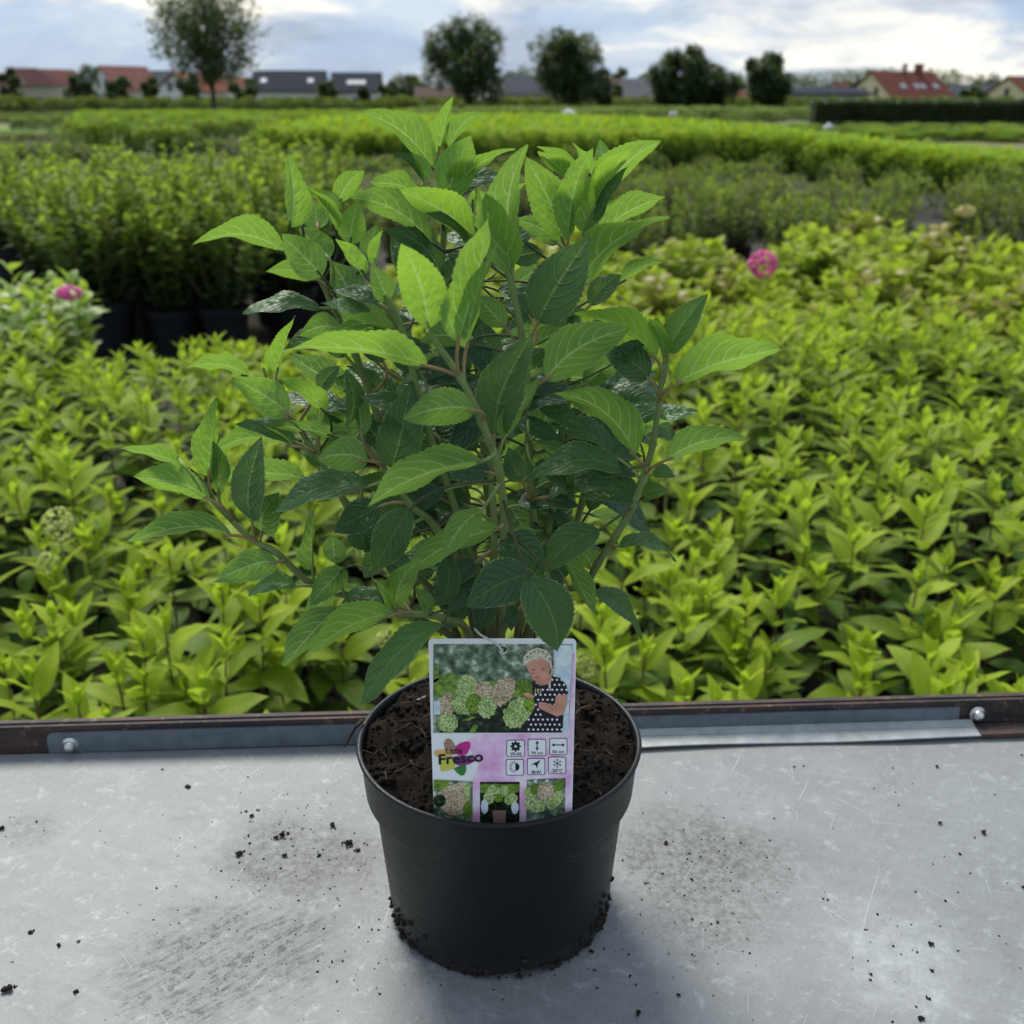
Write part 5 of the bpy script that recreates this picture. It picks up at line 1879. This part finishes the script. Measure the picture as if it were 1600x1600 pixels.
fy = float(at_z(1400, 213, 0)[1])
fence = empty('wire_fence', (kx(1300, fy), fy, 0))
M['post'] = plain('fence_post', (0.12, 0.10, 0.08), .8, .3, 5)
M['wire'] = plain('fence_wire', (0.35, 0.37, 0.38), .4, .1, 5, .6)
for px in (1000, 1100, 1205, 1300, 1398, 1500, 1610):
    mb = MB()
    mb.tube([(kx(px, fy) - kx(1300, fy), 0, 0), (kx(px, fy) - kx(1300, fy), 0, .62)], .03, 6)
    mb.build('post', M['post'], fence)
for z in (.18, .36, .56):
    mb = MB()
    mb.tube([(kx(1000, fy) - kx(1300, fy), 0, z), (kx(1305, fy) - kx(1300, fy), .0, z - .02), (kx(1640, fy) - kx(1300, fy), 0, z)], .006, 5)
    mb.build('wire', M['wire'], fence)
tag(fence, 'thin wire fence on brown posts along the field below the hedge', 'fence')

M['white_plastic'] = plain('white_plastic', (0.75, 0.76, 0.78), .5, .08, 8)
for (px, py, Y, w_, h_) in ((887, 181, 62.0, .5, .45), (1292, 199, 46.0, .25, .3), (1050, 184, 70, .35, .3)):
    x = kx(px, Y)
    V, F = lumps(np.array([[0, 0, .45], [.5, .1, .35], [-.45, 0, .3], [.15, -.2, .6]]), [.5, .42, .4, .3], .2, .9)
    V[:, 2] -= V[:, 2].min()
    o = obj('white_sack', mk_mesh('white_sack', V * np.array([w_, w_, h_]), F, M['white_plastic'], smooth=True), None, (x, Y, .55 if Y > 50 else 0.3))
    tag(o, 'white plastic sack lying at the edge of the green bed', 'sack', 'white sacks in the field')

# ------------------------------------------------------------------ trees
def tree(name, px, base_y, top_y, wpx, Y, seed, label, trunk_frac=.25, dens=1.0, gaps=0.0, m=None, lobes=9, group=None, leaf=.40, tone=(0, .6), cat='tree'):
    r = np.random.default_rng(seed)
    x = kx(px, Y)
    top = float(at_y(px, top_y, Y)[2])
    wid = wpx / FPX * Y * math.cos(PITCH) / 2
    root = empty(name, (x, Y, 0))
    tz = top * trunk_frac
    cz, rz = (top + tz) / 2, (top - tz) / 2
    mb = MB()
    P = [(0, 0, -.1), (.1 * r.standard_normal(), .1, tz * .6), (.15 * r.standard_normal(), 0, tz), (.2 * r.standard_normal(), 0, cz), (0, 0, cz + rz * .7)]
    mb.tube(smooth_path(P, 3), np.linspace(top * .026, top * .006, 13), 8)
    # crown lobes
    C, Rr = [], []
    for i in range(lobes):
        a, v = 6.283 * (i * .618 + .1 * r.random()), -0.8 + 1.65 * (i + .5) / lobes
        q = math.sqrt(max(.05, 1 - v * v)) * r.uniform(.35, .85)
        c = np.array([wid * q * math.cos(a), wid * q * math.sin(a), cz + rz * v * .78])
        C.append(c)
        Rr.append(wid * r.uniform(.26, .62))
        mid_ = np.array([c[0] * .4, c[1] * .4, tz + (c[2] - tz) * .45])
        mb.tube([(0, 0, tz * .9), mid_, c], [top * .012, top * .008, top * .003], 5, cap=False)
    mb.build('trunk', M['bark'], root, True)
    n = int(9500 * dens)
    per = max(1, n // lobes)
    pos = []
    for c, q in zip(C, Rr):
        # small clumps on each lobe's shell
        k = max(8, int(per / 16))
        d = r.standard_normal((k, 3))
        d /= np.linalg.norm(d, axis=1)[:, None]
        cl = c + d * q * np.array([1, 1, .9]) * np.cbrt(r.uniform(.1, 1.15, (k, 1)))
        if gaps:
            keep = r.random(k) > gaps
            cl = cl[keep]
        for p in cl:
            pos.append(p + r.normal(0, q * .13, (16, 3)))
    pos = np.concatenate(pos)
    n = len(pos)
    tn = np.clip(tone[0] + (tone[1] - tone[0]) * r.random(n) ** 2, 0, 1)
    me = join_leaves(LEAF_TINY, pos, r.uniform(0, 6.28, n), np.radians(r.uniform(-60, 60, n)), r.uniform(-.8, .8, n), leaf * r.uniform(.7, 1.3, n), tn, 'crown', m or M['tree_leaf'])
    o = obj('crown', me, root)
    o.color = (0, 0, 0, 1)
    return tag(root, label, cat, group)


tree('tall_tree', 335, 165, -30, 172, 105, 1, 'tall open crowned tree with visible trunk standing before the village', .24, 2.1, .5, lobes=20, leaf=.42)
tree('round_tree', 733, 160, 22, 118, 112, 2, 'dense round tree, widest of the dark trees along the field edge', .12, 1.7, .12, lobes=16)
tree('round_tree', 888, 165, 42, 112, 112, 3, 'dense dark tree with a low side lobe before the grey roofs', .10, 1.6, .12, lobes=16)
tree('small_tree', 935, 165, 100, 45, 114, 33, 'small dark tree leaning out beside the dense dark tree', .1, .5, 0, lobes=6)
tree('twin_tree', 1066, 168, 64, 78, 105, 4, 'pointed dark tree in the pair beside the small red roofed house', .08, 1.2, 0, lobes=9)
tree('twin_tree', 1108, 168, 86, 66, 106, 5, 'lower rounded dark tree in the pair beside the small red roofed house', .08, 1.0, 0, lobes=8)
tree('twin_tree', 1036, 168, 98, 46, 107, 51, 'smallest dark tree at the side of the pointed tree', .08, .7, 0, lobes=7)
tree('round_tree', 1189, 168, 78, 74, 110, 6, 'dark upright tree standing beside the long grey roofed house', .12, 1.1, 0, lobes=9)
BM = M['tree_leaf']
for i, (px, ty, w_, Y, lab) in enumerate((
        (22, 97, 34, 185, 'dark bush behind the maroon hipped roof'), (132, 103, 58, 160, 'dark rounded bush between the red roofs'), (190, 118, 38, 158, 'low dark bush in front of the pink roofed gable house'),
        (240, 116, 34, 158, 'low dark bush beside the tall tree'), (300, 112, 36, 170, 'dark bush under the tall tree crown'), (385, 118, 44, 165, 'dark bush beside the long slate roofed house'),
        (467, 106, 14, 240, 'thin conifer tip behind the long slate roof'), (482, 103, 16, 240, 'pointed conifer behind the long slate roof'), (512, 122, 34, 190, 'bush between the two slate roofed houses'),
        (570, 130, 16, 150, 'small conifer before the three roof windows'), (610, 122, 36, 175, 'bush beside the second slate roofed house'), (640, 112, 50, 170, 'round green bush beside the widest dark tree'),
        (815, 105, 56, 230, 'far tree behind the grey roof'), (968, 98, 26, 230, 'light thin tree behind the grey roofs'), (1012, 106, 40, 240, 'far light green tree behind the grey gable'),
        (958, 130, 26, 160, 'small green bush before the brown gable'), (1145, 112, 40, 240, 'far tree between the two dark trees'), (1335, 118, 22, 215, 'tree beside the yellow gable'),
        (1515, 134, 34, 150, 'bush before the grey roofs by the hedge'), (1540, 113, 36, 290, 'round far tree behind the grey roofs'))):
    tree('bush' if ty > 108 else 'small_tree', px, 170, ty, w_, Y, 60 + i, lab, .06, .55, 0, lobes=6, leaf=.42, tone=(.05, .8) if i in (11, 13, 14, 12) else (0, .55), cat='bush' if ty > 108 else 'tree')


# far wood behind the houses: reads as one mass
def wood(px0, px1, prof_, Y, seed, label):
    r = np.random.default_rng(seed)
    pos = []
    for px in np.arange(px0, px1, 5):
        ty = np.interp(px, [q[0] for q in prof_], [q[1] for q in prof_]) + r.uniform(-3, 4)
        top = float(at_y(px, ty, Y)[2])
        rad = r.uniform(2.2, 3.6)
        for zc in np.arange(1, top, 2.2):
            q = rad * (1 if zc < top - 3 else .7)
            d = r.standard_normal((50, 3))
            d /= np.linalg.norm(d, axis=1)[:, None]
            pos.append(np.array([kx(px, Y), Y + r.uniform(-4, 4), min(zc, top - rad * .6)]) + d * q)
    pos = np.concatenate(pos)
    n = len(pos)
    me = join_leaves(LEAF_TINY, pos, r.uniform(0, 6.28, n), np.radians(r.uniform(-60, 60, n)), r.uniform(-.8, .8, n), .8 * r.uniform(.7, 1.3, n), np.clip(r.normal(.45, .25, n), 0, 1), 'far_wood', M['tree_leaf'])
    o = obj('far_wood', me)
    o.color = (0, 0, 0, 1)
    o['kind'] = 'stuff'
    tag(o, label, 'wood')


wood(1130, 1400, [(1130, 122), (1230, 116), (1300, 112), (1360, 106), (1400, 108)], 330, 91, 'far green wood behind the long grey roof')
wood(1440, 1530, [(1440, 110), (1490, 112), (1530, 122)], 330, 92, 'far dark wood behind the red roof and the grey roofs')
wood(-40, 1000, [(-40, 138), (300, 136), (600, 134), (1000, 130)], 420, 93, 'low far tree line behind the village')


# ------------------------------------------------------------------ houses
def roof_mat(name, col):
    m, t = mat(name)
    tcn = t.n('ShaderNodeTexCoord')
    P = tcn.outputs['Object']
    nz = t.noise(P, 1.2, 5.0, .6)
    wv = t.n('ShaderNodeTexWave', {'bands_direction': 'Z'}, Scale=5.0, Distortion=.3)
    t.put(wv, 'Vector', P)
    c = t.mix(t.rng(nz, .3, .7), tuple(q * .75 for q in col) + (1,), tuple(min(1, q * 1.2) for q in col) + (1,))
    c = t.mix(t.math('MULTIPLY', wv.outputs[1], .25), c, tuple(q * .5 for q in col) + (1,))
    b = t.n('ShaderNodeBsdfPrincipled', Base_Color=c, Roughness=.8, Specular_IOR_Level=.03)
    out(t, b)
    return m


RF = {'red': roof_mat('roof_red', (.150, .058, .048)), 'maroon': roof_mat('roof_maroon', (.085, .034, .036)), 'orange': roof_mat('roof_orange', (.22, .085, .055)),
      'slate': roof_mat('roof_slate', (.04, .046, .058)), 'grey': roof_mat('roof_grey', (.09, .097, .108)), 'brown': roof_mat('roof_brown', (.11, .075, .062)), 'pink': roof_mat('roof_pink', (.24, .11, .095))}
WL = {'yellow': plain('wall_yellow', (.62, .55, .36), .8, .06, 2), 'white': plain('wall_white', (.62, .64, .66), .8, .06, 2), 'cream': plain('wall_cream', (.42, .40, .34), .8, .08, 2), 'brown': plain('wall_brown', (.25, .16, .12), .8, .1, 2)}
M['pane'] = plain('window_pane', (.05, .06, .08), .08, .1, 2, spec=.6)
M['skylight'] = plain('skylight_pane', (.30, .33, .37), .5, .05, 2, .0)
M['wframe'] = plain('window_frame', (.45, .43, .40), .5, .1, 4)
M['chimney'] = plain('chimney_brick', (.16, .07, .055), .85, .3, 3)


def house(px, ridge_y, eave_y, Y, wid, length, yaw, roof, wall, label, hip=False, skylights=(), chimneys=(), gable_windows=2, front_windows=3, eave_h=None):
    """gabled house; local x = ridge direction, -y = front"""
    x = kx(px, Y)
    rh = float(at_y(px, ridge_y, Y)[2])
    eh = eave_h or max(2.0, float(at_y(px, eave_y, Y)[2]))
    root = empty('house', (x, Y, 0), yaw)
    a, b_ = length / 2, wid / 2
    V = [(-a, -b_, 0), (a, -b_, 0), (a, b_, 0), (-a, b_, 0), (-a, -b_, eh), (a, -b_, eh), (a, b_, eh), (-a, b_, eh)]
    F = [(0, 1, 5, 4), (2, 3, 7, 6)]
    hipx = a - (b_ * .9 if hip else 0)
    if hip:
        F += [(1, 2, 6, 5), (3, 0, 4, 7)]
    else:
        V += [(a, 0, rh - .15), (-a, 0, rh - .15)]
        F += [(1, 2, 6, 8, 5), (3, 0, 4, 9, 7)]
    obj('wall', mk_mesh('wall', V, F, wall), root)
    ov, sl = .5, (rh - eh) / b_
    ez = eh - ov * sl
    ox = a + .45
    if hip:
        hipx = max(.3, a - b_ * .9)
        V = [(-ox, -b_ - ov, ez), (ox, -b_ - ov, ez), (ox, b_ + ov, ez), (-ox, b_ + ov, ez), (-hipx, 0, rh), (hipx, 0, rh)]
        F = [(0, 1, 5, 4), (2, 3, 4, 5), (1, 2, 5), (3, 0, 4), (3, 2, 1, 0)]
    else:
        th = .22
        V = [(-ox, -b_ - ov, ez), (ox, -b_ - ov, ez), (ox, 0, rh), (-ox, 0, rh), (-ox, b_ + ov, ez), (ox, b_ + ov, ez)]
        V += [(q[0], q[1], q[2] + th) for q in V]
        F = [(6, 7, 8, 9), (9, 8, 11, 10), (1, 0, 3, 2), (2, 3, 4, 5), (0, 1, 7, 6), (5, 4, 10, 11), (1, 2, 8, 7), (2, 5, 11, 8), (3, 0, 6, 9), (4, 3, 9, 10)]
    ro = obj('roof', mk_mesh('roof', V, F, roof), root)
    ang = math.atan2(rh - eh, b_)
    for (fx, fz) in skylights:
        zc = eh + (rh - eh) * fz
        yc = -b_ * (1 - fz)
        mb = MB()
        w2, l2 = .50, .62
        ny_, nz_ = -math.sin(ang), math.cos(ang)
        ty_, tz_ = math.cos(ang), math.sin(ang)
        off = .30
        Q = []
        for o_ in (.0, off):
            for sx, st in ((-1, -1), (1, -1), (1, 1), (-1, 1)):
                Q.append((a * fx + sx * w2, yc + st * l2 * ty_ + ny_ * o_, zc + st * l2 * tz_ + nz_ * o_))
        mb.add(Q, [(4, 5, 6, 7), (0, 4, 7, 3), (1, 2, 6, 5), (0, 1, 5, 4), (3, 7, 6, 2)])
        mb.build('roof_window', M['skylight'], root)
    for (fx, s_) in chimneys:
        mb = MB()
        mb.box((a * fx, -b_ * .12, rh + .3), (s_, s_, 1.9))
        mb.box((a * fx, -b_ * .12, rh + 1.3), (s_ + .15, s_ + .15, .18))
        o = mb.build('chimney', M['chimney'], ro)

    def win(cx, cy, cz, w2, h2, side):
        mb = MB()
        d = .06
        if side == 'x':
            mb.box((cx, cy, cz), (.08, w2 + .16, h2 + .16))
        else:
            mb.box((cx, cy, cz), (w2 + .16, .08, h2 + .16))
        f_ = mb.build('window', M['wframe'], root)
        mb = MB()
        s_ = -1 if (cx if side == 'x' else cy) < 0 else 1
        if side == 'x':
            mb.box((cx + s_ * .03, cy, cz), (.06, w2, h2))
        else:
            mb.box((cx, cy + s_ * .03, cz), (w2, .06, h2))
        mb.build('pane', M['pane'], f_)
    if not hip:
        for sx in (-1, 1):
            for k in range(gable_windows):
                yy = (k - (gable_windows - 1) / 2) * wid * .26
                win(sx * (a + .01), yy, eh + (rh - eh) * .25, 1.0, 1.4, 'x')
    for k in range(front_windows):
        xx = (k - (front_windows - 1) / 2) * length * .75 / max(1, front_windows)
        win(xx, -b_ - .01, min(1.5, eh * .55), 1.2, 1.2, 'y')
    return tag(root, label, 'house')


Rd = R
house(1402, 113, 157, 200, 12.4, 13.5, Rd(24), RF['red'], WL['yellow'], 'pale yellow gabled house with red roof and four roof windows behind the hedge', skylights=((-.42, .42), (.02, .42), (.24, .42), (.68, .42)), chimneys=((-.02, .5), (.45, 1.1)))
house(1606, 121, 160, 190, 11.0, 11, Rd(24), RF['red'], WL['yellow'], 'yellow gabled house with red roof at the far end of the hedge', gable_windows=1)
house(1262, 139, 166, 150, 9, 12.5, Rd(3), RF['slate'], WL['white'], 'long low white house with dark grey roof next to the hedge end', eave_h=2.3)
house(1318, 131, 150, 235, 8, 8, Rd(35), RF['red'], WL['white'], 'small white gabled house with red roof behind the grey roof')
house(1522, 134, 160, 230, 9, 12, Rd(8), RF['grey'], WL['white'], 'house with grey roof between the two yellow gables')
house(457, 112, 140, 200, 10, 12.0, Rd(6), RF['slate'], WL['white'], 'long white house with slate roof and two roof windows', skylights=((-.72, .45), (.62, .45)), eave_h=3.3)
house(560, 115, 141, 200, 9.5, 8.0, Rd(4), RF['slate'], WL['white'], 'white house with slate roof and three roof windows in a row', skylights=((-.25, .42), (.02, .42), (.29, .42)), eave_h=3.2)
house(50, 106, 132, 195, 10, 12.5, Rd(4), RF['maroon'], WL['cream'], 'low cream house with maroon hipped roof', hip=True)
house(96, 110, 132, 230, 9, 8, Rd(60), RF['red'], WL['white'], 'house with red roof behind the maroon hipped roof')
house(200, 105, 140, 205, 8.5, 9, Rd(52), RF['pink'], WL['white'], 'white gabled house with faded pink roof between dark bushes')
house(258, 112, 140, 220, 9, 9, Rd(20), RF['grey'], WL['white'], 'house with grey roof left of the orange roof')
house(300, 116, 142, 190, 8.5, 7.5, Rd(70), RF['orange'], WL['white'], 'house with bright orange roof under the tall tree')
house(365, 122, 140, 240, 9, 9, Rd(15), RF['orange'], WL['white'], 'orange roofed house seen behind the tall tree trunk')
house(690, 138, 155, 165, 7, 7, Rd(5), RF['brown'], WL['white'], 'small brown roofed hut beside the widest dark tree')
house(818, 121, 146, 220, 9, 12, Rd(4), RF['grey'], WL['cream'], 'house with pale grey roof between the dark trees')
house(962, 124, 150, 195, 8, 8, Rd(58), RF['brown'], WL['brown'], 'brown gabled house behind the dense dark tree')
house(1005, 124, 152, 190, 9, 9, Rd(-50), RF['grey'], WL['white'], 'white gabled house with steep grey roof between the dark trees')
house(1132, 143, 158, 170, 7, 7, Rd(8), RF['red'], WL['white'], 'small white house with red roof between the dark trees')
